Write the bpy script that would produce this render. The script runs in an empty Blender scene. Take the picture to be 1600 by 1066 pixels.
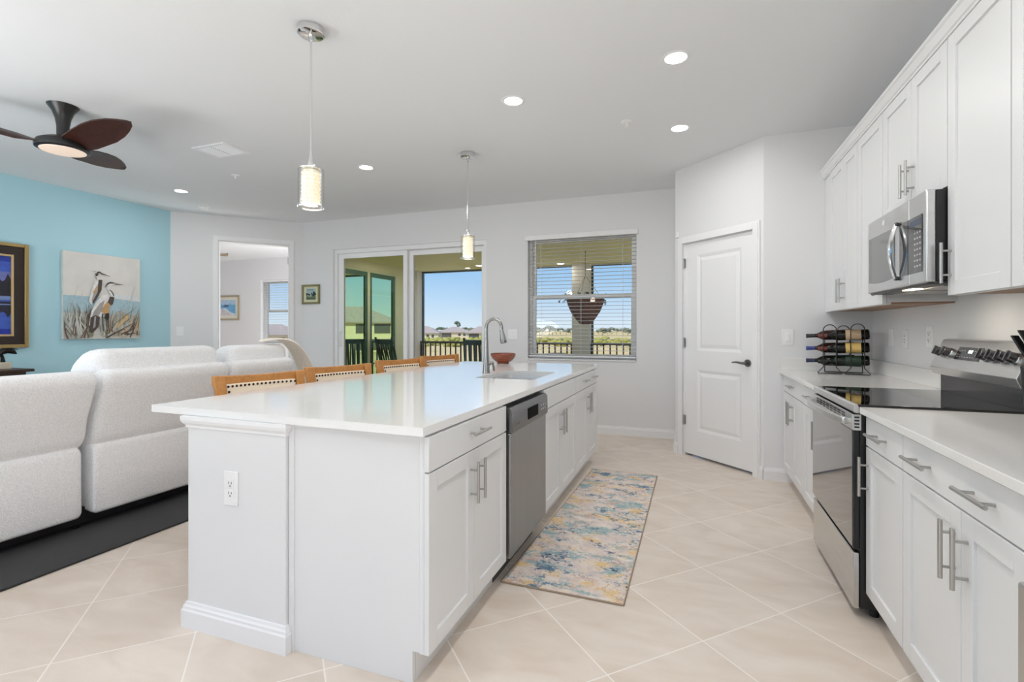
import bpy, bmesh, math, random
from mathutils import Vector, Matrix, noise
random.seed(7)
PI = math.pi
SC = bpy.context.scene
COL = SC.collection

# ------------------------------------------------------------------ camera
F_PX, HORIZON, EYE = 775.0, 515.0, 1.245
YAW = math.atan(283 / F_PX)
cd = bpy.data.cameras.new('camera')
cam = bpy.data.objects.new('camera', cd)
COL.objects.link(cam)
cam.location = (0, 0, EYE)
cam.rotation_euler = (PI / 2, 0, YAW)
cd.sensor_fit = 'HORIZONTAL'
cd.sensor_width = 36
cd.lens = 36 * F_PX / 1600
cd.shift_y = (HORIZON - 533) / 1600
cd.clip_start = 0.02
cd.clip_end = 3000
SC.camera = cam

# ------------------------------------------------------------------ view
SC.view_settings.view_transform = 'Standard'
SC.view_settings.look = 'None'
SC.view_settings.gamma = 1
SC.view_settings.use_curve_mapping = False
SC.view_settings.exposure = -0.05
SC.cycles.max_bounces = 14
SC.cycles.diffuse_bounces = 7
SC.cycles.glossy_bounces = 8
SC.cycles.transmission_bounces = 8
SC.cycles.transparent_max_bounces = 24
SC.cycles.sample_clamp_indirect = 6
SC.cycles.caustics_reflective = False
SC.cycles.caustics_refractive = False


def s2l(c):
    return tuple(((v / 255) / 12.92 if v / 255 <= 0.04045 else ((v / 255 + 0.055) / 1.055) ** 2.4) for v in c)


# ------------------------------------------------------------------ sky
world = bpy.data.worlds.new('sky')
SC.world = world
world.use_nodes = True
wn, wl = world.node_tree.nodes, world.node_tree.links
wn.clear()
wo = wn.new('ShaderNodeOutputWorld')
wb = wn.new('ShaderNodeBackground')
tc = wn.new('ShaderNodeTexCoord')
sx = wn.new('ShaderNodeSeparateXYZ')
rp = wn.new('ShaderNodeValToRGB')
wl.new(tc.outputs['Generated'], sx.inputs[0])
wl.new(sx.outputs['Z'], rp.inputs[0])
er = rp.color_ramp
er.elements[0].position = 0.0
er.elements[0].color = (*s2l((226, 240, 252)), 1)
er.elements[1].position = 1.0
er.elements[1].color = (*s2l((96, 140, 220)), 1)
for p, c in ((0.05, (196, 224, 250)), (0.13, (150, 200, 246)), (0.4, (112, 166, 236))):
    e = er.elements.new(p)
    e.color = (*s2l(c), 1)
cn = wn.new('ShaderNodeTexNoise')
cn.inputs['Scale'].default_value = 3.0
cn.inputs['Detail'].default_value = 6
cmap = wn.new('ShaderNodeMapping')
cmap.inputs['Scale'].default_value = (1, 1, 5)
wl.new(tc.outputs['Generated'], cmap.inputs[0])
wl.new(cmap.outputs[0], cn.inputs['Vector'])
cr = wn.new('ShaderNodeValToRGB')
cr.color_ramp.elements[0].position = 0.58
cr.color_ramp.elements[1].position = 0.85
cr.color_ramp.elements[1].color = (0.16, 0.16, 0.16, 1)
wl.new(cn.outputs['Fac'], cr.inputs[0])
mx = wn.new('ShaderNodeMixRGB')
mx.inputs['Color2'].default_value = (0.92, 0.95, 1, 1)
wl.new(cr.outputs[0], mx.inputs['Fac'])
wl.new(rp.outputs[0], mx.inputs['Color1'])
wl.new(mx.outputs[0], wb.inputs['Color'])
wb.inputs['Strength'].default_value = 1.05
wl.new(wb.outputs[0], wo.inputs[0])

# ------------------------------------------------------------------ sun and added fill lamps
def lamp(name, kind, loc, energy, color=(1, 1, 1), direction=None, **kw):
    d = bpy.data.lights.new(name, kind)
    d.energy = energy
    d.color = color
    for k, v in kw.items():
        setattr(d, k, v)
    o = bpy.data.objects.new(name, d)
    COL.objects.link(o)
    o.location = loc
    if direction:
        o.rotation_euler = Vector(direction).to_track_quat('-Z', 'Y').to_euler()
    return o


lamp('sun', 'SUN', (0, 0, 20), 4.4, (1, 0.95, 0.86), (0.45, 0.72, -0.85), angle=0.01)
# added fill lamp, unseen behind the camera, in an invented rear window opening
lamp('added_rear_fill', 'AREA', (-2.6, -2.62, 1.35), 2, (0.95, 0.975, 1), (-0.1, 1, 0.55), shape='RECTANGLE', size=6.2, size_y=2.2)
# added fill lamp, unseen behind the camera on the right, evens the brightness
lamp('added_side_fill', 'AREA', (1.24, -0.5, 1.4), 38, (0.95, 0.975, 1), (-1, 0.3, 0.35), shape='RECTANGLE', size=1.7, size_y=2.1)
# two added, unseen lamps aimed up so the ceiling bounces fill light
lamp('added_ceiling_fill_kitchen', 'AREA', (-0.5, -0.6, 1.75), 34, (0.96, 0.98, 1), (0.0, 0.2, 1), shape='DISK', size=.5)
lamp('added_ceiling_fill_living', 'AREA', (-4.4, -0.7, 1.25), 92, (0.96, 0.98, 1), (0.0, 0.3, 1), shape='DISK', size=2.0)
# added bedroom fill lamp by its lanai door, standing in for daylight
lamp('added_bedroom_fill', 'AREA', (-5.57, 7.25, 1.2), 105, (0.95, 0.98, 1), (-1, 0, 0.12), shape='RECTANGLE', size=1.5, size_y=2.1)


# ------------------------------------------------------------------ materials
MATS = {}


def mat(name, color, rough=0.5, metal=0.0, vary=0.0, vscale=8.0, bump=0.0, bscale=60.0, stretch=None, spec=0.5, coat=0.0,
        emit=None, estr=0.0, vcolor=None, sheen=0.0):
    if name in MATS:
        return MATS[name]
    m = bpy.data.materials.new(name)
    m.use_nodes = True
    nt = m.node_tree
    b = nt.nodes['Principled BSDF']
    b.inputs['Base Color'].default_value = (*color, 1)
    b.inputs['Roughness'].default_value = rough
    b.inputs['Metallic'].default_value = metal
    b.inputs['Specular IOR Level'].default_value = spec
    b.inputs['Coat Weight'].default_value = coat
    b.inputs['Sheen Weight'].default_value = sheen
    if emit:
        b.inputs['Emission Color'].default_value = (*emit, 1)
        b.inputs['Emission Strength'].default_value = estr
    t = nt.nodes.new('ShaderNodeTexCoord')
    mp = nt.nodes.new('ShaderNodeMapping')
    nt.links.new(t.outputs['Object'], mp.inputs[0])
    if stretch:
        mp.inputs['Scale'].default_value = stretch
    if vary or vcolor:
        n = nt.nodes.new('ShaderNodeTexNoise')
        n.inputs['Scale'].default_value = vscale
        n.inputs['Detail'].default_value = 5
        nt.links.new(mp.outputs[0], n.inputs['Vector'])
        r = nt.nodes.new('ShaderNodeValToRGB')
        r.color_ramp.elements[0].position = 0.3
        r.color_ramp.elements[1].position = 0.7
        if vcolor:
            r.color_ramp.elements[0].color = (*color, 1)
            r.color_ramp.elements[1].color = (*vcolor, 1)
        else:
            r.color_ramp.elements[0].color = (*[c * (1 - vary) for c in color], 1)
            r.color_ramp.elements[1].color = (*[min(1, c * (1 + vary)) for c in color], 1)
        nt.links.new(n.outputs['Fac'], r.inputs[0])
        nt.links.new(r.outputs[0], b.inputs['Base Color'])
    if bump:
        n2 = nt.nodes.new('ShaderNodeTexNoise')
        n2.inputs['Scale'].default_value = bscale
        n2.inputs['Detail'].default_value = 3
        nt.links.new(mp.outputs[0], n2.inputs['Vector'])
        bp = nt.nodes.new('ShaderNodeBump')
        bp.inputs['Strength'].default_value = bump
        bp.inputs['Distance'].default_value = 0.01
        nt.links.new(n2.outputs['Fac'], bp.inputs['Height'])
        nt.links.new(bp.outputs[0], b.inputs['Normal'])
    MATS[name] = m
    return m


def glass_mat(name, tint=(1, 1, 1), refl=0.08):
    m = bpy.data.materials.new(name)
    m.use_nodes = True
    nt = m.node_tree
    nt.nodes.clear()
    o = nt.nodes.new('ShaderNodeOutputMaterial')
    tr = nt.nodes.new('ShaderNodeBsdfTransparent')
    tr.inputs[0].default_value = (*tint, 1)
    g = nt.nodes.new('ShaderNodeBsdfGlossy')
    g.inputs['Roughness'].default_value = 0.01
    fr = nt.nodes.new('ShaderNodeFresnel')
    fr.inputs['IOR'].default_value = 1.3
    mu = nt.nodes.new('ShaderNodeMath')
    mu.operation = 'ADD'
    mu.inputs[1].default_value = refl - 0.02
    nt.links.new(fr.outputs[0], mu.inputs[0])
    mi = nt.nodes.new('ShaderNodeMixShader')
    nt.links.new(mu.outputs[0], mi.inputs[0])
    nt.links.new(tr.outputs[0], mi.inputs[1])
    nt.links.new(g.outputs[0], mi.inputs[2])
    nt.links.new(mi.outputs[0], o.inputs[0])
    return m


M_WALL = mat('wall_paint_white', (0.765, 0.765, 0.775), 0.75, bump=0.04, bscale=180)
M_CEIL = mat('ceiling_paint', (0.795, 0.805, 0.82), 0.9, bump=0.08, bscale=120)
M_BLUE = mat('wall_paint_blue', (0.44, 0.70, 0.79), 0.75, bump=0.04, bscale=180)
M_TRIM = mat('trim_paint', (0.84, 0.84, 0.85), 0.4)
M_CAB = mat('cabinet_white', (0.76, 0.765, 0.77), 0.38)
M_QUARTZ = mat('quartz_white', (0.84, 0.84, 0.835), 0.09, vary=0.02, vscale=300)
M_QUARTZ2 = mat('quartz_cream', (0.80, 0.79, 0.77), 0.12, vary=0.02, vscale=300)
M_STEEL = mat('brushed_steel', (0.56, 0.56, 0.555), 0.27, 1.0, vary=0.06, vscale=30, stretch=(1, 1, 0.05), bump=0.03, bscale=120)
M_STEELH = mat('brushed_steel_horizontal', (0.62, 0.62, 0.61), 0.26, 1.0, vary=0.05, vscale=40, stretch=(0.05, 0.05, 1))
M_NICKEL = mat('brushed_nickel', (0.50, 0.49, 0.47), 0.3, 1.0)
M_CHROME = mat('chrome', (0.78, 0.78, 0.79), 0.08, 1.0)
M_BLACK = mat('black_plastic', (0.012, 0.012, 0.013), 0.35)
M_DGREY = mat('dark_grey_plastic', (0.05, 0.05, 0.052), 0.4)
M_BGLASS = mat('black_glass', (0.008, 0.008, 0.009), 0.03, coat=0.5)
M_WIRE = mat('black_wire', (0.015, 0.014, 0.013), 0.45)
M_PLATE = mat('plate_white', (0.86, 0.86, 0.86), 0.3)
M_LED = mat('led_lens', (0.9, 0.9, 0.9), 0.5, emit=(1, 0.97, 0.9), estr=9)
M_WOOD = mat('honey_oak', s2l((178, 120, 62)), 0.4, vcolor=s2l((200, 142, 80)), vscale=6, stretch=(12, 1, 6))
M_CREAM = mat('cream_leather', s2l((240, 226, 205)), 0.6, bump=0.1, bscale=90)
M_NAIL = mat('dark_brass_nail', s2l((70, 48, 34)), 0.35, 0.8)
M_DWOOD = mat('dark_walnut', s2l((62, 40, 28)), 0.4, vary=0.3, vscale=10, stretch=(1, 10, 1))
M_CABIN = mat('cabinet_maple_underside', s2l((150, 118, 92)), 0.5, vary=0.08, vscale=6, stretch=(1, 8, 1))
M_VINYL = mat('white_vinyl', (0.87, 0.87, 0.88), 0.35)
M_BRONZE = mat('dark_bronze_metal', s2l((58, 44, 34)), 0.4, 0.2)
M_SCREEN = mat('screen_frame_bronze', s2l((52, 60, 66)), 0.4, 0.2)
M_LANAI = mat('lanai_ceiling_grass_bounce', (0.93, 0.84, 0.42), 0.8)  # yellow sunlight bounce from the dry grass is put into this colour
M_STUCCO = mat('lanai_stucco', (0.74, 0.69, 0.61), 0.9, bump=0.2, bscale=70)
M_GLASS = glass_mat('clear_glass', (0.97, 0.98, 0.98), 0.022)
M_GLASSY = glass_mat('tinted_glass', (0.90, 0.92, 0.76), 0.03)
M_MESH = mat('boucle_fabric', s2l((247, 248, 251)), 0.95, vary=0.13, vscale=150, bump=0.6, bscale=150, sheen=0.2)


# ------------------------------------------------------------------ mesh builder
class MB:
    def __init__(s):
        s.bm = bmesh.new()
        s.mi = 0

    def _new(s, verts, faces):
        vs = [s.bm.verts.new(v) for v in verts]
        for f in faces:
            try:
                fc = s.bm.faces.new([vs[i] for i in f])
                fc.material_index = s.mi
            except ValueError:
                pass
        return vs

    def box(s, x0, x1, y0, y1, z0, z1):
        x0, x1 = sorted((x0, x1)); y0, y1 = sorted((y0, y1)); z0, z1 = sorted((z0, z1))
        s._new([(x0, y0, z0), (x1, y0, z0), (x1, y1, z0), (x0, y1, z0), (x0, y0, z1), (x1, y0, z1), (x1, y1, z1), (x0, y1, z1)],
               [(3, 2, 1, 0), (4, 5, 6, 7), (0, 1, 5, 4), (1, 2, 6, 5), (2, 3, 7, 6), (3, 0, 4, 7)])
        return s

    def prism(s, poly, z0, z1):
        """poly (x, y) counter-clockwise, extruded in z"""
        n = len(poly)
        s._new([(x, y, z0) for x, y in poly] + [(x, y, z1) for x, y in poly],
               [tuple(range(n - 1, -1, -1)), tuple(range(n, 2 * n))] + [(i, (i + 1) % n, n + (i + 1) % n, n + i) for i in range(n)])
        return s

    def sweep(s, poly, fn, a, b):
        """polygon of pairs mapped by fn(p, q, t) extruded from t=a to t=b"""
        n = len(poly)
        s._new([fn(p, q, a) for p, q in poly] + [fn(p, q, b) for p, q in poly],
               [tuple(range(n - 1, -1, -1)), tuple(range(n, 2 * n))] + [(i, (i + 1) % n, n + (i + 1) % n, n + i) for i in range(n)])
        return s

    def lathe(s, prof, c=(0, 0, 0), n=32, axis='z', caps=True):
        """profile of (radius, height)"""
        vs = []
        for r, h in prof:
            ring = []
            for i in range(n):
                a = 2 * PI * i / n
                if axis == 'z':
                    p = (c[0] + r * math.cos(a), c[1] + r * math.sin(a), c[2] + h)
                elif axis == 'x':
                    p = (c[0] + h, c[1] + r * math.cos(a), c[2] + r * math.sin(a))
                else:
                    p = (c[0] + r * math.sin(a), c[1] + h, c[2] + r * math.cos(a))
                ring.append(s.bm.verts.new(p))
            vs.append(ring)
        for a, b in zip(vs[:-1], vs[1:]):
            for i in range(n):
                f = s.bm.faces.new((a[i], a[(i + 1) % n], b[(i + 1) % n], b[i]))
                f.material_index = s.mi
        if caps:
            for ring, rev in ((vs[0], True), (vs[-1], False)):
                f = s.bm.faces.new(ring[::-1] if rev else ring)
                f.material_index = s.mi
        return s

    def tube(s, pts, r, n=8, closed=False, radii=None):
        pts = [Vector(p) for p in pts]
        m = len(pts)
        rings = []
        t0 = (pts[1] - pts[0]).normalized()
        up = Vector((0, 0, 1)) if abs(t0.z) < 0.9 else Vector((1, 0, 0))
        nrm = t0.cross(up).normalized()
        for i, p in enumerate(pts):
            if closed:
                t = (pts[(i + 1) % m] - pts[i - 1]).normalized()
            elif i == 0:
                t = pts[1] - pts[0]
            elif i == m - 1:
                t = pts[-1] - pts[-2]
            else:
                t = (pts[i + 1] - p).normalized() + (p - pts[i - 1]).normalized()
            t = t.normalized()
            nrm = (nrm - t * nrm.dot(t)).normalized()
            bi = t.cross(nrm)
            rr = radii[i] if radii else r
            rings.append([s.bm.verts.new(p + (nrm * math.cos(2 * PI * k / n) + bi * math.sin(2 * PI * k / n)) * rr) for k in range(n)])
        prs = list(zip(rings[:-1], rings[1:])) + ([(rings[-1], rings[0])] if closed else [])
        for a, b in prs:
            for k in range(n):
                f = s.bm.faces.new((a[k], a[(k + 1) % n], b[(k + 1) % n], b[k]))
                f.material_index = s.mi
        if not closed:
            for ring, rev in ((rings[0], True), (rings[-1], False)):
                f = s.bm.faces.new(ring[::-1] if rev else ring)
                f.material_index = s.mi
        return s

    def rod(s, a, b, r, n=12):
        return s.tube([a, b], r, n)

    def loft(s, rings):
        """list of equal-length vertex loops joined, ends capped"""
        n = len(rings[0])
        vs = [[s.bm.verts.new(p) for p in r] for r in rings]
        for a, b in zip(vs[:-1], vs[1:]):
            for k in range(n):
                f = s.bm.faces.new((a[k], a[(k + 1) % n], b[(k + 1) % n], b[k]))
                f.material_index = s.mi
        for ring, rev in ((vs[0], True), (vs[-1], False)):
            f = s.bm.faces.new(ring[::-1] if rev else ring)
            f.material_index = s.mi
        return s

    def blob(s, c, r, sc=(1, 1, 1), sub=2, amp=0.3, freq=2.0):
        g = bmesh.ops.create_icosphere(s.bm, subdivisions=sub, radius=1)
        c = Vector(c)
        for v in g['verts']:
            d = v.co.normalized()
            k = 1 + amp * noise.noise(d * freq + c * 1.7)
            v.co = c + Vector((d.x * sc[0], d.y * sc[1], d.z * sc[2])) * r * k
        return s


def root_loc(o):
    while o.parent:
        o = o.parent
    return Vector(o.location)


def build(name, mb, m, parent=None, bevel=0.0, seg=2, smooth=True, world=True, label=None, angle=35, subsurf=0):
    """one mesh object; vertices are given in world space unless world=False (then in the thing's own space)"""
    me = bpy.data.meshes.new(name)
    bmesh.ops.recalc_face_normals(mb.bm, faces=mb.bm.faces[:])
    if parent is not None and world:
        off = root_loc(parent)
        for v in mb.bm.verts:
            v.co -= off
    mb.bm.to_mesh(me)
    mb.bm.free()
    for x in (m if isinstance(m, (list, tuple)) else [m]):
        me.materials.append(x)
    if smooth:
        me.shade_smooth()
        me.set_sharp_from_angle(angle=math.radians(angle))
    o = bpy.data.objects.new(name, me)
    COL.objects.link(o)
    if parent is not None:
        o.parent = parent
    if bevel:
        b = o.modifiers.new('bevel', 'BEVEL')
        b.width = bevel
        b.segments = seg
        b.limit_method = 'ANGLE'
        b.angle_limit = math.radians(40)
        b.harden_normals = False
    if subsurf:
        b = o.modifiers.new('smooth', 'SUBSURF')
        b.levels = b.render_levels = subsurf
    if label:
        o['label'] = label
    return o


def tag(o, label, cat, group=None, kind=None):
    o['label'] = label
    o['category'] = cat
    if group:
        o['group'] = group
    if kind:
        o['kind'] = kind
    return o


def thing(name, label, cat, loc=(0, 0, 0), rz=0.0, group=None):
    o = bpy.data.objects.new(name, None)
    o.empty_display_size = 0.1
    COL.objects.link(o)
    o.location = loc
    o.rotation_euler = (0, 0, rz)
    return tag(o, label, cat, group)


def struct(name, mb, m, parent=None, **kw):
    o = build(name, mb, m, parent, **kw)
    if parent is None:
        o['kind'] = 'structure'
    return o


def srt(name, loc=(0, 0, 0)):
    o = bpy.data.objects.new(name, None)
    COL.objects.link(o)
    o.location = loc
    o['kind'] = 'structure'
    return o


def dup(root, loc=None, rz=None, label=None, group=None):
    r = root.copy()
    COL.objects.link(r)
    if loc is not None:
        r.location = loc
    if rz is not None:
        r.rotation_euler = (0, 0, rz)
    if label:
        r['label'] = label
    if group:
        r['group'] = group

    def rec(src, dst):
        for ch in list(src.children):
            c = ch.copy()
            COL.objects.link(c)
            c.parent = dst
            rec(ch, c)
    rec(root, r)
    return r


# ================================================================== ROOM
CEIL = 2.85
YF = 5.93                       # far wall
XB = -6.66                      # blue wall
XR = 1.31                       # right wall
YE = 4.585                      # wall at the end of the right counter
A0, A1 = (-5.52, YF), (XB, 4.73)   # angled wall with the bedroom door
P0, P1 = (-0.17, 5.30), (0.55, YE)  # angled pantry wall
YBACK = -2.7

# floor tiles laid on the diagonal
mt = bpy.data.materials.new('floor_tile')
mt.use_nodes = True
nt = mt.node_tree
N, L = nt.nodes, nt.links
bs = N['Principled BSDF']
geo = N.new('ShaderNodeNewGeometry')
TS, U0, V0 = 0.4615, 1.065, 1.475


def nmath(op, a=None, b=None, va=None, vb=None):
    n = N.new('ShaderNodeMath')
    n.operation = op
    if a is not None:
        L.new(a, n.inputs[0])
    if va is not None:
        n.inputs[0].default_value = va
    if b is not None:
        L.new(b, n.inputs[1])
    if vb is not None:
        n.inputs[1].default_value = vb
    return n.outputs[0]


sp = N.new('ShaderNodeSeparateXYZ')
L.new(geo.outputs['Position'], sp.inputs[0])
u = nmath('DIVIDE', nmath('SUBTRACT', nmath('MULTIPLY', nmath('ADD', sp.outputs[0], sp.outputs[1]), vb=2 ** -.5), vb=U0), vb=TS)
v = nmath('DIVIDE', nmath('SUBTRACT', nmath('MULTIPLY', nmath('SUBTRACT', sp.outputs[1], sp.outputs[0]), vb=2 ** -.5), vb=V0), vb=TS)
fu, fv = nmath('FRACT', u), nmath('FRACT', v)
du = nmath('MINIMUM', fu, nmath('SUBTRACT', va=1.0, b=fu))
dv = nmath('MINIMUM', fv, nmath('SUBTRACT', va=1.0, b=fv))
dmin = nmath('MINIMUM', du, dv)
gr = nmath('LESS_THAN', dmin, vb=0.0062)
cid = N.new('ShaderNodeCombineXYZ')
L.new(nmath('FLOOR', u), cid.inputs[0])
L.new(nmath('FLOOR', v), cid.inputs[1])
wn1 = N.new('ShaderNodeTexWhiteNoise')
L.new(cid.outputs[0], wn1.inputs['Vector'])
va_ = N.new('ShaderNodeVectorMath')
va_.operation = 'MULTIPLY_ADD'
L.new(wn1.outputs['Color'], va_.inputs[0])
va_.inputs[1].default_value = (9, 9, 9)
L.new(geo.outputs['Position'], va_.inputs[2])
mpp = N.new('ShaderNodeMapping')
mpp.inputs['Rotation'].default_value = (0, 0, PI / 4)
mpp.inputs['Scale'].default_value = (1.0, 2.2, 1)
L.new(va_.outputs[0], mpp.inputs[0])
nz = N.new('ShaderNodeTexNoise')
nz.inputs['Scale'].default_value = 3.2
nz.inputs['Detail'].default_value = 7
nz.inputs['Distortion'].default_value = 0.8
L.new(mpp.outputs[0], nz.inputs['Vector'])
rr = N.new('ShaderNodeValToRGB')
rr.color_ramp.elements[0].position = 0.3
rr.color_ramp.elements[0].color = (0.675, 0.580, 0.490, 1)
rr.color_ramp.elements[1].position = 0.72
rr.color_ramp.elements[1].color = (0.78, 0.70, 0.625, 1)
L.new(nz.outputs['Fac'], rr.inputs[0])
mg = N.new('ShaderNodeMixRGB')
L.new(gr, mg.inputs['Fac'])
L.new(rr.outputs[0], mg.inputs['Color1'])
mg.inputs['Color2'].default_value = (0.88, 0.83, 0.77, 1)
L.new(mg.outputs[0], bs.inputs['Base Color'])
rg = nmath('ADD', nmath('MULTIPLY', gr, vb=0.4), vb=0.36)
L.new(rg, bs.inputs['Roughness'])
bs.inputs['Specular IOR Level'].default_value = 0.4
bpn = N.new('ShaderNodeBump')
bpn.inputs['Strength'].default_value = 0.3
bpn.inputs['Distance'].default_value = 0.004
L.new(nmath('SUBTRACT', va=1.0, b=gr), bpn.inputs['Height'])
L.new(bpn.outputs[0], bs.inputs['Normal'])

room_poly = [(XB - .15, YBACK - .15), (XR + .15, YBACK - .15), (XR + .15, YE + .12), (0.55, YE + .12), (0.55, YF + .2),
             (-5.35, YF + .2), (-5.35, 8.8), (-11.2, 8.8), (-11.2, 4.4), (XB - .15, 4.4)]
struct('floor', MB().prism(room_poly, -0.2, 0), mt, smooth=False)
struct('ceiling', MB().prism(room_poly, CEIL, CEIL + 0.2), M_CEIL, smooth=False)


def wall(name, P, Q, m, openings=(), t=0.14, h=CEIL, z0=0.0):
    """inner face from P to Q, room on the left hand of P->Q; openings (s0, s1, z0, z1) along it"""
    P, Q = Vector(P), Vector(Q)
    D = (Q - P)
    Ln = D.length
    D /= Ln
    Nn = Vector((D.y, -D.x))
    mb = MB()

    def blk(s0, s1, a, b):
        if s1 - s0 < 1e-4 or b - a < 1e-4:
            return
        q = [P + D * s0, P + D * s1, P + D * s1 + Nn * t, P + D * s0 + Nn * t]
        mb.prism([(w.x, w.y) for w in q], a, b)
    cur = 0.0
    for s0, s1, a, b in sorted(openings):
        blk(cur, s0, z0, h)
        blk(s0, s1, z0, a)
        blk(s0, s1, b, h)
        cur = s1
    blk(cur, Ln, z0, h)
    return struct(name, mb, m, smooth=False)


WX0, WX1, WZ0, WZ1 = -1.955, -0.62, 0.865, 2.41       # kitchen window opening
SX0, SX1, SZ1 = -4.955, -2.52, 2.415                  # sliding door opening
wall('wall_left', (XB, 4.73), (XB, YBACK), M_BLUE, t=0.15)
wall('wall_back', (XB, YBACK), (XR, YBACK), mat('wall_back_bounce_cut', (0.30, 0.29, 0.28), 0.75, bump=0.04, bscale=180), [(0.85, 7.2, 0.15, 2.5)])  # unseen wall: colour darkened to cut bounce, opening invented for added fill
wall('wall_right', (XR, YBACK), (XR, YE), M_WALL, t=0.15)
wall('wall_right_end', (XR, YE), P1, M_WALL, t=0.12)
wall('wall_pantry', P1, P0, M_WALL, t=0.12, openings=[(0.095, 0.905, 0, 2.095)])
wall('wall_pantry_return', P0, (P0[0], YF), M_WALL, t=0.12)
wall('wall_far', (P0[0] + .12, YF), A0, M_WALL, [(P0[0] + .12 - WX1, P0[0] + .12 - WX0, WZ0, WZ1), (P0[0] + .12 - SX1, P0[0] + .12 - SX0, 0, SZ1)], t=0.2)
AL = math.dist(A0, A1)
wall('wall_left_angled', A0, A1, M_WALL, [(0.18, 1.095, 0, 2.50)], t=0.13)
# bedroom beyond the angled wall
BWX0, BWX1 = -9.2, -8.15
wall('wall_bedroom_far', (-5.5, 8.6), (-11.0, 8.6), M_WALL, [(-5.5 - BWX1, -5.5 - BWX0, 0.93, 2.36)], t=0.2)
wall('wall_bedroom_left', (-11.0, 8.6), (-11.0, 4.5), M_WALL, t=0.15)
wall('wall_bedroom_near', (-11.0, 4.5), (XB - .15, 4.5), M_WALL, t=0.1)
wall('wall_bedroom_right', (-5.5, YF + .2), (-5.5, 8.6), M_WALL, t=0.08)


# ---- baseboards, trims
def baseboard(name, P, Q, gaps=(), h=0.105, t=0.018):
    P, Q = Vector(P), Vector(Q)
    D = Q - P
    Ln = D.length
    D /= Ln
    Nn = Vector((-D.y, D.x))
    prof = [(0, 0), (t, 0), (t, h * .72), (t * .72, h * .76), (t * .72, h * .84), (t * .45, h * .9), (t * .45, h), (0, h)]
    mb = MB()
    cur = 0
    for a, b in list(gaps) + [(Ln, Ln)]:
        if a - cur > 0.01:
            mb.sweep(prof, lambda p, q, s: (P.x + D.x * s + Nn.x * p, P.y + D.y * s + Nn.y * p, q), cur, a)
        cur = b
    return struct(name, mb, M_TRIM, smooth=False)


baseboard('baseboard_left', (XB, 4.73), (XB, YBACK))
baseboard('baseboard_right', (0.764, YE), P1)
baseboard('baseboard_pantry', P1, P0, gaps=((0.03, 0.97),))
baseboard('baseboard_pantry_return', P0, (P0[0], YF))
baseboard('baseboard_far', (P0[0], YF), A0, gaps=((P0[0] - SX1, P0[0] - SX0),))
baseboard('baseboard_left_angled', A0, A1, gaps=((0.11, 1.165),))


def casing(name, P, D, Nn, s0, s1, z1, w=0.065, t=0.018, parent=None):
    mb = MB()
    for a, b, c, d in ((s0 - w, s0, 0, z1 + w), (s1, s1 + w, 0, z1 + w), (s0, s1, z1, z1 + w)):
        for k, (g, tt) in enumerate(((0, t * .65), (0.012, t))):
            a2, b2, d2 = a, b, d
            if k:
                a2, b2 = (a + (g if a == s0 - w else 0), b - (g if b == s1 + w else 0))
                if a == s0 and b == s1:
                    a2, b2 = a, b
                d2 = d - g
            q = [P + D * a2, P + D * b2, P + D * b2 + Nn * tt, P + D * a2 + Nn * tt]
            mb.prism([(x.x, x.y) for x in q], c, d2)
    return struct(name, mb, M_TRIM, parent, smooth=False, bevel=0.002)


pP, pD = Vector(P1), (Vector(P0) - Vector(P1)).normalized()
pN = Vector((-pD.y, pD.x))
casing('trim_1', pP, pD, pN, 0.095, 0.905, 2.095)
aP, aD = Vector(A0), (Vector(A1) - Vector(A0)).normalized()
aN = Vector((-aD.y, aD.x))
casing('trim_2', aP, aD, aN, 0.18, 1.095, 2.50)
# jamb lining of the bedroom doorway
mb = MB()
for a, b, c, d in ((0.18, 0.195, 0, 2.5), (1.08, 1.095, 0, 2.5), (0.195, 1.08, 2.485, 2.5)):
    q = [aP + aD * a - aN * .13, aP + aD * b - aN * .13, aP + aD * b, aP + aD * a]
    mb.prism([(x.x, x.y) for x in q], c, d)
struct('trim_3', mb, M_TRIM, smooth=False)
hg = MB()
q = [aP + aD * .197 - aN * .06, aP + aD * .205 - aN * .06, aP + aD * .205 - aN * .0, aP + aD * .197 - aN * .0]
hg.prism([(x.x, x.y) for x in q], 2.22, 2.32)
build('hinge', hg, M_NICKEL, bpy.data.objects['trim_3'])

# ---- pantry door: two raised panels, hinges on its left, lever on its right
door = srt('door_1', ((pP + pD * .5).x, (pP + pD * .5).y, 0))
# door coordinates: s along the wall from P1 (right) ; photo's left is large s


def pq(s, n, z):
    w = pP + pD * s + pN * n
    return (w.x, w.y, z)


def pbox(mb, s0, s1, n0, n1, z0, z1):
    q = [pP + pD * s0 + pN * n0, pP + pD * s1 + pN * n0, pP + pD * s1 + pN * n1, pP + pD * s0 + pN * n1]
    mb.prism([(x.x, x.y) for x in q], z0, z1)


mb = MB()
pbox(mb, 0.1, 0.9, -0.055, -0.03, 0.025, 2.088)
pan = ((0.232, 0.742, 1.04, 1.965), (0.232, 0.742, 0.262, 0.855))
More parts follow.
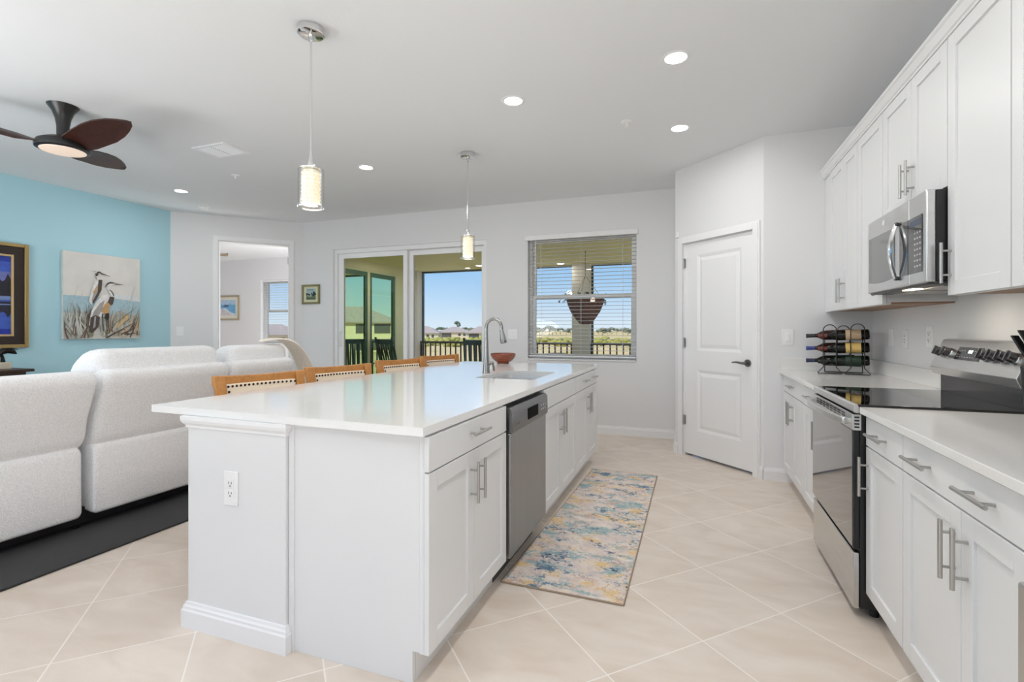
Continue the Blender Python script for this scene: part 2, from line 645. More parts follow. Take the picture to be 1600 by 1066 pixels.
# front skin as strips around the panels, then moulded raised panels
zs = [0.025, 0.262, 0.855, 1.04, 1.965, 2.088]
for k in range(5):
    if k in (1, 3):
        pbox(mb, 0.1, 0.232, -0.03, -0.018, zs[k], zs[k + 1])
        pbox(mb, 0.742, 0.9, -0.03, -0.018, zs[k], zs[k + 1])
    else:
        pbox(mb, 0.1, 0.9, -0.03, -0.018, zs[k], zs[k + 1])
for s0, s1, z0, z1 in pan:
    i = 0.028
    o4 = [(s0, z0), (s1, z0), (s1, z1), (s0, z1)]
    i4 = [(s0 + i, z0 + i), (s1 - i, z0 + i), (s1 - i, z1 - i), (s0 + i, z1 - i)]
    j4 = [(s0 + 2.2 * i, z0 + 2.2 * i), (s1 - 2.2 * i, z0 + 2.2 * i), (s1 - 2.2 * i, z1 - 2.2 * i), (s0 + 2.2 * i, z1 - 2.2 * i)]
    vs = [pq(s, -0.0185, z) for s, z in o4] + [pq(s, -0.029, z) for s, z in i4] + [pq(s, -0.0205, z) for s, z in j4]
    mb._new(vs, [(k, (k + 1) % 4, 4 + (k + 1) % 4, 4 + k) for k in range(4)] + [(4 + k, 4 + (k + 1) % 4, 8 + (k + 1) % 4, 8 + k) for k in range(4)] + [(8, 9, 10, 11)])
build('door_panel', mb, M_TRIM, door, smooth=False)
mb = MB()
pbox(mb, 0.095, 0.1, -0.12, 0.0, 0, 2.095)
pbox(mb, 0.9, 0.905, -0.12, 0.0, 0, 2.095)
pbox(mb, 0.1, 0.9, -0.12, 0.0, 2.09, 2.095)
build('door_jamb', mb, M_TRIM, door, smooth=False)
for z in (1.90, 1.115, 0.35):
    mb = MB()
    mb.tube([pq(0.902, 0.0, z - .05), pq(0.902, 0.0, z + .05)], 0.008, 8)
    pbox(mb, 0.889, 0.902, -0.018, -0.012, z - .045, z + .045)
    build('hinge', mb, M_NICKEL, door)
mb = MB()
c = Vector(pq(0.165, -0.018, 0.955))
n3 = Vector((pN.x, pN.y, 0))
mb.tube([c, c + n3 * .012], 0.031, 20)
mb.tube([c + n3 * .01, c + n3 * .055], 0.011, 12)
d3 = Vector((pD.x, pD.y, 0))
mb.tube([c + n3 * .055 - d3 * .012, c + n3 * .056 + d3 * .03, c + n3 * .055 + d3 * .075 + Vector((0, 0, .006)), c + n3 * .05 + d3 * .125], 0.01, 10, radii=[.012, .011, .009, .006])
build('lever_handle', mb, mat('dark_nickel', (0.20, 0.195, 0.19), 0.3, 1.0), door, label='dark nickel lever handle')
# pantry interior behind the door (closed, so only a backing)
wall('wall_pantry_inner', (0.75, 4.9), (0.1, 5.55), M_WALL, t=0.03)

mb = MB()
pbox(mb, 0.955, 0.99, 0.0, 0.022, 2.165, 2.225)
pbox(mb, 0.957, 0.975, 0.022, 0.028, 2.17, 2.22)
tag(build('door_sensor', mb, M_PLATE, bevel=0.004), 'small white alarm sensor above the left corner of the pantry door', 'sensor')


# ================================================================== HARDWARE HELPERS
def pull(name, door_o, x, y, z, axis, sign, ln=0.165, sp=0.098, r=0.006, off=0.034, m=None):
    """bar pull; sign: direction (+1/-1) in X in which it stands off"""
    mb = MB()
    xb = x + sign * off
    if axis == 'z':
        mb.rod((xb, y, z - ln / 2), (xb, y, z + ln / 2), r, 14)
        for k in (-1, 1):
            mb.rod((x, y, z + k * sp / 2), (xb, y, z + k * sp / 2), r * .72, 10)
    else:
        mb.rod((xb, y - ln / 2, z), (xb, y + ln / 2, z), r, 14)
        for k in (-1, 1):
            mb.rod((x, y + k * sp / 2, z), (xb, y + k * sp / 2, z), r * .72, 10)
    return build(name, mb, m or M_NICKEL, door_o)


def shaker(name, parent, xf, sign, y0, y1, z0, z1, st=0.058, th=0.019):
    """shaker door, front at xf facing sign*X"""
    g = 0.0016
    y0, y1, z0, z1 = y0 + g, y1 - g, z0 + g, z1 - g
    xb = xf - sign * th
    mb = MB()
    mb.box(xf, xb, y0, y0 + st, z0, z1)
    mb.box(xf, xb, y1 - st, y1, z0, z1)
    mb.box(xf, xb, y0 + st, y1 - st, z0, z0 + st)
    mb.box(xf, xb, y0 + st, y1 - st, z1 - st, z1)
    mb.box(xf - sign * .0095, xb, y0 + st - .004, y1 - st + .004, z0 + st - .004, z1 - st + .004)
    return build(name, mb, M_CAB, parent, bevel=0.0012)


def slab(name, parent, xf, sign, y0, y1, z0, z1, th=0.019):
    g = 0.0016
    mb = MB().box(xf, xf - sign * th, y0 + g, y1 - g, z0 + g, z1 - g)
    return build(name, mb, M_CAB, parent, bevel=0.0012)


# ================================================================== ISLAND
IX = -0.85                       # door fronts
IZ = 0.752                       # line between drawers and doors
IT = 0.884                       # underside of the countertop
IB = -1.46                       # back of the cabinets


def base_cab(name, label, xf, sign, depth, y0, y1, zc=IT, toe=0.115, setback=0.075, hollow=False):
    t = thing(name, label, 'cabinet', ((xf - sign * depth / 2), (y0 + y1) / 2, 0))
    xi = xf - sign * 0.0205
    mb = MB()
    if hollow:
        xb_ = xf - sign * depth
        mb.box(xi, xb_, y0 + .0006, y0 + .018, toe, zc - .001)
        mb.box(xi, xb_, y1 - .018, y1 - .0006, toe, zc - .001)
        mb.box(xb_, xb_ + sign * .012, y0 + .018, y1 - .018, toe, zc - .001)
        mb.box(xi, xi - sign * .018, y0 + .018, y1 - .018, toe, zc - .001)
        mb.box(xi - sign * .018, xb_ + sign * .012, y0 + .018, y1 - .018, toe, toe + .018)
    else:
        mb.box(xi, xf - sign * depth, y0 + .0006, y1 - .0006, toe, zc - .001)
    build('body', mb, M_CAB, t, smooth=False)
    mb = MB().box(xf - sign * setback, xf - sign * (depth - .01), y0 + .0006, y1 - .0006, 0.0, toe)
    build('toe_kick', mb, M_CAB, t, smooth=False)
    return t


c1 = base_cab('base_cabinet', 'white shaker island cabinet nearest the camera, one drawer over two doors, left of the dishwasher', IX, 1, 0.6, 1.535, 2.252)
dr = slab('drawer', c1, IX, 1, 1.497, 2.248, IZ, 0.876)
pull('handle', dr, IX, 1.89, 0.823, 'y', 1)
ys = 1.872
d = shaker('door', c1, IX, 1, 1.497, ys, 0.122, IZ - .003)
pull('handle', d, IX, ys - .033, 0.625, 'z', 1)
d = shaker('door', c1, IX, 1, ys, 2.248, 0.122, IZ - .003)
pull('handle', d, IX, ys + .037, 0.625, 'z', 1)

c2 = base_cab('sink_cabinet', 'white island cabinet under the sink with a plain false drawer front and two doors', IX, 1, 0.6, 2.9, 3.765, hollow=True)
slab('false_front', c2, IX, 1, 2.903, 3.76, IZ, 0.876)
ys = 3.30
d = shaker('door', c2, IX, 1, 2.903, ys, 0.122, IZ - .003)
pull('handle', d, IX, ys - .035, 0.62, 'z', 1)
d = shaker('door', c2, IX, 1, ys, 3.76, 0.122, IZ - .003)
pull('handle', d, IX, ys + .035, 0.62, 'z', 1)

c3 = base_cab('base_cabinet', 'white island cabinet at the far end beyond the sink, one wide drawer with two pulls', IX, 1, 0.6, 3.766, 4.655)
dr = slab('drawer', c3, IX, 1, 3.768, 4.65, IZ, 0.876)
pull('handle', dr, IX, 4.07, 0.82, 'y', 1)
pull('handle', dr, IX, 4.44, 0.82, 'y', 1)
ys = 4.21
d = shaker('door', c3, IX, 1, 3.768, ys, 0.122, IZ - .003)
pull('handle', d, IX, ys - .035, 0.62, 'z', 1)
d = shaker('door', c3, IX, 1, ys, 4.65, 0.122, IZ - .003)
pull('handle', d, IX, ys + .035, 0.62, 'z', 1)

# end panel facing the camera, notched for the toe kick, with scribe strip
mb = MB()
pts = [(IB - .012, 0.0), (IX - .075, 0.0), (IX - .075, 0.115), (IX - .022, 0.115), (IX - .022, IT - .001), (IB - .012, IT - .001)]
mb.sweep(pts, lambda p, q, s: (p, s, q), 1.515, 1.534)
mb.box(IB - .012, IB + .012, 1.508, 1.516, 0, IT - .001)
mb.box(IX - .045, IX - .022, 1.510, 1.516, 0.115, IT - .001)
tag(build('end_panel', mb, M_CAB, smooth=False, bevel=0.0015), 'plain white end panel of the island facing the camera, right of the outlet wall', 'panel')

# knee wall that carries the overhang, with cap moulding and baseboard
KX0, KX1, KY0, KY1 = -2.0, -1.475, 1.495, 4.64
kw = thing('island_knee_wall', 'white painted knee wall of the island carrying the counter overhang, outlet on its end', 'wall', ((KX0 + KX1) / 2, 3, 0))
build('wall_body', MB().box(KX0, KX1, KY0, KY1, 0, IT - .001), M_CAB, kw, smooth=False, bevel=0.004)
prof_base = [(0, 0), (.018, 0), (.018, .070), (.013, .076), (.013, .086), (.008, .092), (.006, .102), (0, .104)]
prof_cap = [(0, 0), (.006, .003), (.006, .012), (.016, .024), (.020, .036), (.020, .052), (0, .052)]


def skirt(mb, prof, x0, x1, y0, y1, zb):
    rings = []
    for p, q in prof:
        rings.append([(x0 - p, y1, zb + q), (x0 - p, y0 - p, zb + q), (x1 + p, y0 - p, zb + q), (x1 + p, y0 + .012, zb + q)])
    n = len(rings)
    vs = [[mb.bm.verts.new(v) for v in r] for r in rings]
    for a, b in zip(vs[:-1], vs[1:]):
        for k in range(3):
            mb.bm.faces.new((a[k], a[k + 1], b[k + 1], b[k]))
    for k in (0, 3):
        mb.bm.faces.new([r[k] for r in vs])


mb = MB()
skirt(mb, prof_base, KX0, KX1, KY0, KY1, 0)
build('baseboard', mb, M_TRIM, kw, smooth=False)
mb = MB()
skirt(mb, prof_cap, KX0, KX1, KY0, KY1, IT - .053)
build('cap_moulding', mb, M_TRIM, kw, smooth=False)


def outlet(name, label, P, ux, nrm, kind='duplex', w=0.078, h=0.125, m=None):
    """wall plate centred at P, ux along its width, nrm out of the wall"""
    P, ux, nrm = Vector(P), Vector(ux).normalized(), Vector(nrm).normalized()
    t = thing(name, label, 'outlet' if kind != 'switch' else 'switch', P)
    uz = Vector((0, 0, 1))

    def b(mb, a0, a1, z0, z1, n0, n1):
        vs = []
        for n in (n0, n1):
            for a, z in ((a0, z0), (a1, z0), (a1, z1), (a0, z1)):
                vs.append(P + ux * a + uz * z + nrm * n)
        mb._new(vs, [(0, 1, 2, 3), (7, 6, 5, 4), (0, 4, 5, 1), (1, 5, 6, 2), (2, 6, 7, 3), (3, 7, 4, 0)])
    mb = MB()
    b(mb, -w / 2, w / 2, -h / 2, h / 2, 0, 0.006)
    build('plate', mb, m or M_PLATE, t, bevel=0.002)
    if kind == 'duplex':
        for zc in (.02, -.02):
            mb = MB()
            b(mb, -.017, .017, zc - .0165, zc + .0165, .006, .0085)
            s = build('socket', mb, M_PLATE, t, bevel=0.003)
            mb = MB()
            b(mb, -.0085, -.0055, zc - .002, zc + .009, .0085, .0088)
            b(mb, .0055, .0085, zc - .001, zc + .008, .0085, .0088)
            b(mb, -.003, .003, zc - .011, zc - .006, .0085, .0088)
            build('slots', mb, M_DGREY, s, smooth=False)
    elif kind == 'switch':
        k = 1 if w < .1 else 2
        for i in range(k):
            xc = (i - (k - 1) / 2) * .046
            mb = MB()
            b(mb, xc - .016, xc + .016, -.033, .033, .006, .0105)
            build('rocker', mb, M_PLATE, t, bevel=0.002)
    elif kind == 'gfci':
        mb = MB()
        b(mb, -.0165, .0165, -.033, .033, .006, .009)
        s = build('socket', mb, M_PLATE, t, bevel=0.002)
        mb = MB()
        for zc in (.018, -.022):
            b(mb, -.0085, -.0055, zc - .002, zc + .009, .009, .0093)
            b(mb, .0055, .0085, zc - .001, zc + .008, .009, .0093)
        b(mb, -.008, .008, -.004, .002, .009, .0095)
        build('slots', mb, M_DGREY, s, smooth=False)
    return t


outlet('wall_outlet', 'white duplex outlet on the camera end of the island knee wall', (-1.752, KY0, 0.603), (1, 0, 0), (0, -1, 0), w=.074, h=.138)

# countertop with a hole for the undermount sink
CX0, CX1, CY0, CY1 = -2.237, -0.852, 1.462, 4.70
HX0, HX1, HY0, HY1 = -1.405, -0.99, 3.10, 3.74
# polygon corners follow the slab (its camera end is not quite square)
mb = MB()
zt, zb = 0.914, 0.884
P_ = [(CX0, 1.505), (CX1, CY0), (CX1, CY1), (CX0, CY1)]
mb.prism([(CX0, 1.505), (CX1, CY0), (CX1, HY0), (CX0, HY0)], zb, zt)
mb.box(CX0, HX0, HY0, HY1, zb, zt)
mb.box(HX1, CX1, HY0, HY1, zb, zt)
mb.box(CX0, CX1, HY1, CY1, zb, zt)
bmesh.ops.remove_doubles(mb.bm, verts=mb.bm.verts[:], dist=1e-5)
tag(build('island_countertop', mb, M_QUARTZ, smooth=False), 'long glossy white quartz countertop of the island', 'countertop')

# undermount double sink
sk = thing('kitchen_sink', 'stainless double bowl sink set into the island countertop', 'sink', ((HX0 + HX1) / 2, (HY0 + HY1) / 2, 0.7))


M_SINK = mat('sink_steel', (0.78, 0.78, 0.77), 0.38, 0.85)


def basin(x0, x1, y0, y1, depth=0.19, r=.05):
    def rr_(x0, x1, y0, y1, r, z):
        out = []
        for cx, cy, a0 in ((x1 - r, y1 - r, 0), (x0 + r, y1 - r, PI / 2), (x0 + r, y0 + r, PI), (x1 - r, y0 + r, 1.5 * PI)):
            for k in range(6):
                a = a0 + k * PI / 10
                out.append((cx + r * math.cos(a), cy + r * math.sin(a), z))
        return out
    mb = MB()
    zt = 0.8835
    rings = [rr_(x0 - .02, x1 + .02, y0 - .02, y1 + .02, r + .02, zt - .002), rr_(x0 - .02, x1 + .02, y0 - .02, y1 + .02, r + .02, zt), rr_(x0, x1, y0, y1, r, zt),
             rr_(x0 + .01, x1 - .01, y0 + .01, y1 - .01, r, zt - depth + .02), rr_(x0 + .03, x1 - .03, y0 + .03, y1 - .03, r, zt - depth)]
    vs = [[mb.bm.verts.new(p) for p in q] for q in rings]
    n = len(vs[0])
    for a, b in zip(vs[:-1], vs[1:]):
        for k in range(n):
            mb.bm.faces.new((a[k], a[(k + 1) % n], b[(k + 1) % n], b[k]))
    mb.bm.faces.new(vs[-1])
    return mb


b1 = build('bowl', basin(HX0 + .005, HX1 - .005, HY0 + .006, 3.43), M_SINK, sk)
build('drain', MB().lathe([(.042, 0), (.042, .004), (.02, .002)], (-1.2, 3.27, 0.695), 20), M_CHROME, b1)
b2 = build('bowl', basin(HX0 + .005, HX1 - .005, 3.455, HY1 - .006), M_SINK, sk)
build('drain', MB().lathe([(.042, 0), (.042, .004), (.02, .002)], (-1.2, 3.60, 0.695), 20), M_CHROME, b2)

# gooseneck faucet
FX, FY = -1.47, 3.46
fc = thing('kitchen_faucet', 'brushed steel gooseneck pull down faucet standing behind the island sink', 'faucet', (FX, FY, .914))
M_FAU = mat('faucet_steel', (0.36, 0.355, 0.34), 0.26, 1.0)
mb = MB().lathe([(.030, 0), (.030, .004), (.026, .03), (.021, .10), (.0165, .18), (.0145, .25), (.0135, .27)], (FX, FY, .914), 24)
build('base', mb, M_FAU, fc)
d2 = Vector((0.965, 0.26, 0)).normalized()
R_ = 0.058
pts = [Vector((FX, FY, 1.16)), Vector((FX, FY, 1.245))]
for k in range(0, 17):
    a = PI - k * (PI * 1.06) / 16
    pts.append(Vector((FX, FY, 1.258)) + d2 * (R_ + R_ * math.cos(a)) + Vector((0, 0, R_ * math.sin(a) * 1.15)))
build('spout', MB().tube(pts, .0125, 14), M_FAU, fc)
e = pts[-1]
dn = (pts[-1] - pts[-2]).normalized()
dn = (dn * 0.6 + (d2 * .32 + Vector((0, 0, -1))).normalized()).normalized()
hd = MB().tube([e, e + dn * .005, e + dn * .024, e + dn * .064, e + dn * .098, e + dn * .102], .02, 18, radii=[.013, .0145, .0155, .022, .026, .024])
sh = build('spray_head', hd, M_FAU, fc)
build('nozzle', MB().tube([e + dn * .101, e + dn * .106], .021, 18), M_DGREY, sh)
hv = Vector((0.75, 0.66, 0)).normalized()
hb = Vector((FX, FY, .985))
mb = MB().tube([hb, hb + hv * .035], .015, 14)
mb.tube([hb + hv * .034, hb + hv * .05 + Vector((0, 0, .012)), hb + hv * .058 + Vector((0, 0, -.03)), hb + hv * .062 + Vector((0, 0, -.055))], .008, 10, radii=[.011, .011, .009, .007])
build('lever', mb, M_FAU, fc)

# copper bowl on the island
mb = MB().lathe([(.0, .012), (.055, .012), (.058, .0), (.05, .0), (.05, .006), (.062, .014), (.095, .036), (.117, .064), (.124, .09), (.119, .1), (.114, .098), (.112, .088), (.1, .06), (.07, .03), (.0, .02)],
                (-1.735, 4.50, .914), 40, caps=False)
bpy_bowl = build('wooden_bowl', mb, mat('copper_wood', s2l((150, 70, 34)), 0.25, vcolor=s2l((96, 42, 20)), vscale=22, stretch=(1, 1, 4), coat=.4))
tag(bpy_bowl, 'glossy reddish brown wooden bowl standing on the island beyond the faucet', 'bowl')

# ---- dishwasher
DY0, DY1 = 2.256, 2.896
dw = thing('dishwasher', 'stainless steel dishwasher built into the island between the white cabinets', 'dishwasher', (-1.15, 2.57, 0))
XD = -0.842
build('tub', MB().box(-0.88, -1.44, DY0 + .003, DY1 - .003, 0.115, 0.872), M_BLACK, dw, smooth=False)
build('toe_kick', MB().box(-0.925, -1.4, DY0 + .003, DY1 - .003, 0.0, 0.115), M_DGREY, dw, smooth=False)
build('door', MB().box(XD - .036, XD + .006, DY0 + .012, DY1 - .01, 0.125, 0.735), mat('dishwasher_steel', (0.36, 0.36, 0.355), 0.34, 1.0, vary=.03, vscale=25, stretch=(1, 1, .05)), dw, bevel=0.004)
mb = MB()
prof = [(XD - .04, .738), (XD + .012, .738), (XD + .018, .75), (XD + .016, .845), (XD + .004, .862), (XD - .04, .862)]
mb.sweep(prof, lambda p, q, s: (p, s, q), DY0 + .012, DY1 - .01)
cp = build('control_panel', mb, mat('control_steel', (0.22, 0.22, 0.225), 0.32, 1.0), dw, bevel=0.002, label='darker steel control panel with a black recessed grip')
mb = MB().box(XD + .0155, XD + .0205, 2.505, 2.685, .766, .826)
build('grip_recess', mb, mat('recess_black', (.006, .006, .006), .8, spec=.1), cp, bevel=0.002)
for k in range(3):
    for j in range(2):
        build('button', MB().lathe([(.006, 0), (.006, .002)], (XD + .0175, 2.755 + k * .034, .785 + j * .022), 12, 'x'), M_CHROME, cp)
for k in range(2):
    build('indicator_light', MB().lathe([(.004, 0), (.004, .001)], (XD + .0178, 2.335 + k * .03, .775), 10, 'x'), M_DGREY, cp)

# ================================================================== KITCHEN RUG
mr = bpy.data.materials.new('abstract_rug')
mr.use_nodes = True
nt = mr.node_tree
N, L = nt.nodes, nt.links
b = N['Principled BSDF']
b.inputs['Roughness'].default_value = 0.95
b.inputs['Specular IOR Level'].default_value = 0.1
t = N.new('ShaderNodeTexCoord')


def rnoise(scale, detail, seed, sc=(1, 1, 1), rough=.6, dist=0.0):
    mp = N.new('ShaderNodeMapping')
    mp.inputs['Location'].default_value = (seed, seed * 1.3, 0)
    mp.inputs['Scale'].default_value = sc
    L.new(t.outputs['Object'], mp.inputs[0])
    n = N.new('ShaderNodeTexNoise')
    n.inputs['Scale'].default_value = scale
    n.inputs['Detail'].default_value = detail
    n.inputs['Roughness'].default_value = rough
    n.inputs['Distortion'].default_value = dist
    L.new(mp.outputs[0], n.inputs['Vector'])
    return n.outputs['Fac']


def rramp(fac, a, b_):
    r = N.new('ShaderNodeValToRGB')
    r.color_ramp.elements[0].position = a
    r.color_ramp.elements[1].position = b_
    L.new(fac, r.inputs[0])
    return r.outputs[0]


base = N.new('ShaderNodeMixRGB')
base.inputs['Color1'].default_value = (*s2l((228, 216, 204)), 1)
base.inputs['Color2'].default_value = (*s2l((214, 200, 196)), 1)
L.new(rramp(rnoise(14, 6, 3), .4, .6), base.inputs['Fac'])
prev = base.outputs[0]
fine = rnoise(70, 3, 9, rough=.7)
for scale, seed, lo, hi, col, sc, amt in ((4.6, 1.0, .525, .60, (226, 194, 132), (1, 1.6, 1), .9), (4.2, 7.0, .505, .585, (150, 178, 182), (1, 1.7, 1), .9),
                                     (7.0, 12.0, .57, .63, (196, 160, 148), (1, 1.5, 1), .6), (5.2, 21.0, .565, .63, (92, 126, 150), (1, 1.5, 1), .95),
                                     (9.0, 33.0, .60, .65, (60, 82, 118), (1, 1.4, 1), .9), (6.0, 41.0, .6, .68, (232, 226, 220), (1, 1.5, 1), .9)):
    cmix = N.new('ShaderNodeMath')
    cmix.operation = 'MULTIPLY_ADD'
    nn = rnoise(scale, 7, seed, sc, .68, .3)
    sub = N.new('ShaderNodeMath')
    sub.operation = 'SUBTRACT'
    L.new(fine, sub.inputs[0])
    sub.inputs[1].default_value = .5
    L.new(sub.outputs[0], cmix.inputs[0])
    cmix.inputs[1].default_value = .35
    L.new(nn, cmix.inputs[2])
    mm = N.new('ShaderNodeMath')
    mm.operation = 'MULTIPLY'
    L.new(rramp(cmix.outputs[0], lo, hi), mm.inputs[0])
    mm.inputs[1].default_value = amt
    mxx = N.new('ShaderNodeMixRGB')
    L.new(mm.outputs[0], mxx.inputs['Fac'])
    L.new(prev, mxx.inputs['Color1'])
    mxx.inputs['Color2'].default_value = (*s2l(col), 1)
    prev = mxx.outputs[0]
L.new(prev, b.inputs['Base Color'])
bp = N.new('ShaderNodeBump')
bp.inputs['Strength'].default_value = .4
bp.inputs['Distance'].default_value = .004
L.new(fine, bp.inputs['Height'])
L.new(bp.outputs[0], b.inputs['Normal'])
rg_ = thing('kitchen_rug', 'abstract runner rug in beige, yellow and blue on the tiles beside the island', 'rug', (-.585, 3.33, 0))
rp4 = [(-.887, 2.275), (-.294, 2.268), (-.287, 4.366), (-.838, 4.389)]
build('pile', MB().prism(rp4, 0.001, 0.008), mr, rg_, smooth=False)
mb = MB()
for (xa, ya), (xb_, yb) in zip(rp4, rp4[1:] + rp4[:1]):
    mb.tube([(xa, ya, .0045), (xb_, yb, .0045)], .0045, 8)
build('binding', mb, mat('rug_binding', s2l((160, 142, 124)), .9), rg_, label='taupe bound edge')

# ================================================================== RIGHT RUN
RX = 0.69                       # door fronts
RCX = 0.668                     # counter edge


def counter(name, label, y0, y1, end=None):
    t = thing(name, label, 'countertop', (1.0, (y0 + y1) / 2, .9))
    build('slab', MB().box(RCX, XR - .003, y0, y1, 0.886, 0.914), M_QUARTZ2, t, bevel=0.002)
    mb = MB().box(XR - .022, XR - .003, y0, y1, 0.9142, 1.012)
    if end:
        mb.box(RCX + .002, XR - .003, end - .022, end - .003, 0.9142, 1.012)
    build('backsplash', mb, M_QUARTZ2, t, bevel=0.0015)
    return t


counter('countertop', 'short cream quartz countertop under the wine rack, between the range and the end wall', 3.268, YE - .003, YE)
counter('countertop', 'cream quartz countertop on the near side of the range, beside the refrigerator', 1.376, 2.502)

k1 = base_cab('base_cabinet', 'white base cabinet in the corner by the pantry wall, one drawer over two doors', RX, -1, .6, 3.79, YE - .003)
dr = slab('drawer', k1, RX, -1, 3.782, 4.555, IZ, .876)
pull('handle', dr, RX, 4.15, .82, 'y', -1)
d = shaker('door', k1, RX, -1, 4.165, 4.555, .122, IZ - .003)
pull('handle', d, RX, 4.165 + .035, .62, 'z', -1)
d = shaker('door', k1, RX, -1, 3.782, 4.165, .122, IZ - .003)
pull('handle', d, RX, 4.165 - .035, .62, 'z', -1)
k2 = base_cab('base_cabinet', 'narrow white base cabinet with one door on the far side of the range', RX, -1, .6, 3.27, 3.789)
dr = slab('drawer', k2, RX, -1, 3.275, 3.777, IZ, .876)
pull('handle', dr, RX, 3.53, .82, 'y', -1)
d = shaker('door', k2, RX, -1, 3.275, 3.777, .122, IZ - .003)
pull('handle', d, RX, 3.275 + .07, .62, 'z', -1)
k3 = base_cab('base_cabinet', 'narrow white base cabinet with one door on the near side of the range', RX, -1, .6, 2.105, 2.5)
dr = slab('drawer', k3, RX, -1, 2.105, 2.497, IZ, .876)
pull('handle', dr, RX, 2.31, .817, 'y', -1)
d = shaker('door', k3, RX, -1, 2.105, 2.497, .122, IZ - .003)
pull('handle', d, RX, 2.497 - .032, .625, 'z', -1)
k4 = base_cab('base_cabinet', 'wide white base cabinet nearest the refrigerator, a wide drawer with two pulls over two doors', RX, -1, .6, 1.40, 2.104)
dr = slab('drawer', k4, RX, -1, 1.402, 2.101, IZ, .876)
pull('handle', dr, RX, 1.935, .817, 'y', -1)
pull('handle', dr, RX, 1.585, .817, 'y', -1)
ys = 1.70
d = shaker('door', k4, RX, -1, ys, 2.101, .122, IZ - .003)
pull('handle', d, RX, ys + .033, .625, 'z', -1)
d = shaker('door', k4, RX, -1, 1.402, ys, .122, IZ - .003)
pull('handle', d, RX, ys - .037, .625, 'z', -1)

# ---- uppers
UX = 0.98
UB, UT = 1.383, 2.44


def upper(label, y0, y1, z0=UB):
    t = thing('wall_cabinet', label, 'cabinet', (1.15, (y0 + y1) / 2, z0))
    build('body', MB().box(UX + .0205, XR - .002, y0 + .0006, y1 - .0006, z0 + .012, UT), M_CAB, t, smooth=False)
    build('bottom', MB().box(UX + .04, XR - .002, y0 + .02, y1 - .02, z0 + .004, z0 + .012), M_CABIN, t, smooth=False, label='bare wood coloured underside')
    mb = MB().box(UX + .0205, UX + .039, y0 + .0006, y1 - .0006, z0, z0 + .014)
    build('bottom_rail', mb, M_CAB, t, smooth=False)
    return t


u1 = upper('white wall cabinet with two doors above the wine rack, farthest from the camera', 3.712, YE - .004)
build('filler', MB().box(UX + .012, UX + .0205, 4.392, YE - .004, UB, UT), M_CAB, u1, smooth=False)
d = shaker('door', u1, UX, -1, 4.03, 4.392, UB, UT)
pull('handle', d, UX, 4.03 + .033, 1.515, 'z', -1)
d = shaker('door', u1, UX, -1, 3.715, 4.03, UB, UT)
pull('handle', d, UX, 4.03 - .033, 1.515, 'z', -1)
u2 = upper('white wall cabinet with one door, beside the left end of the microwave', 3.265, 3.711)
d = shaker('door', u2, UX, -1, 3.267, 3.709, UB, UT)
pull('handle', d, UX, 3.267 + .035, 1.515, 'z', -1)
u3 = upper('short white wall cabinet with two doors directly above the microwave', 2.526, 3.264, 1.834)
ys = 2.885
d = shaker('door', u3, UX, -1, ys, 3.262, 1.833, UT)
pull('handle', d, UX, ys + .033, 1.965, 'z', -1)
d = shaker('door', u3, UX, -1, 2.528, ys, 1.833, UT)
pull('handle', d, UX, ys - .033, 1.965, 'z', -1)
u4 = upper('tall white wall cabinet with one door on the near side of the microwave', 2.091, 2.525)
d = shaker('door', u4, UX, -1, 2.093, 2.523, UB, UT)
pull('handle', d, UX, 2.523 - .033, 1.515, 'z', -1)
u5 = upper('white wall cabinet at the right edge of the photo, nearest the refrigerator', 1.40, 2.09)
d = shaker('door', u5, UX, -1, 1.745, 2.088, UB, UT)
pull('handle', d, UX, 1.745 + .035, 1.515, 'z', -1)
d = shaker('door', u5, UX, -1, 1.402, 1.745, UB, UT)
pull('handle', d, UX, 1.745 - .035, 1.515, 'z', -1)
mb = MB()
prof = [(UX + .022, UT + .001), (UX - .004, UT + .001), (UX - .004, UT + .012), (UX - .010, UT + .016), (UX - .022, UT + .045), (UX - .030, UT + .052), (UX - .030, UT + .066), (UX + .022, UT + .066)]
mb.sweep(prof, lambda p, q, s: (p, s, q), 1.40, YE - .004)
mb.box(UX + .022, XR - .002, 1.40, YE - .004, UT + .001, UT + .02)
tag(build('crown_moulding', mb, M_CAB, smooth=False), 'white crown moulding running along the top of the wall cabinets', 'moulding')

# ---- microwave
MY0, MY1, MZ0, MZ1, MXF = 2.528, 3.262, 1.442, 1.828, 0.91
mw = thing('microwave', 'stainless over the range microwave hung under the short wall cabinet', 'microwave', (1.1, 2.9, MZ0))
build('case', MB().box(.945, XR - .004, MY0 + .004, MY1 - .004, MZ0 + .006, MZ1 - .002), M_BLACK, mw, bevel=.003)
MYS = 2.705
m_ms = mat('microwave_steel', (0.68, 0.68, 0.675), 0.3, 1.0, vary=.03, vscale=30, stretch=(1, .05, 1))
dm = build('door', MB().box(MXF, .944, MYS + .001, MY1, MZ0, MZ1), m_ms, mw, bevel=.006, seg=3)
pm = build('control_panel', MB().box(MXF, .944, MY0, MYS - .001, MZ0, MZ1), m_ms, mw, bevel=.006, seg=3)


def arcpanel(x0, x1, ya, yb, z0, z1, sag):
    n = 14
    top = [(ya + (yb - ya) * k / n, z1) for k in range(n + 1)]
    bot = [(ya + (yb - ya) * k / n, z0 - sag * (1 - (2 * k / n - 1) ** 2)) for k in range(n, -1, -1)]
    return MB().sweep(top + bot, lambda p, q, s: (s, p, q), x0, x1)


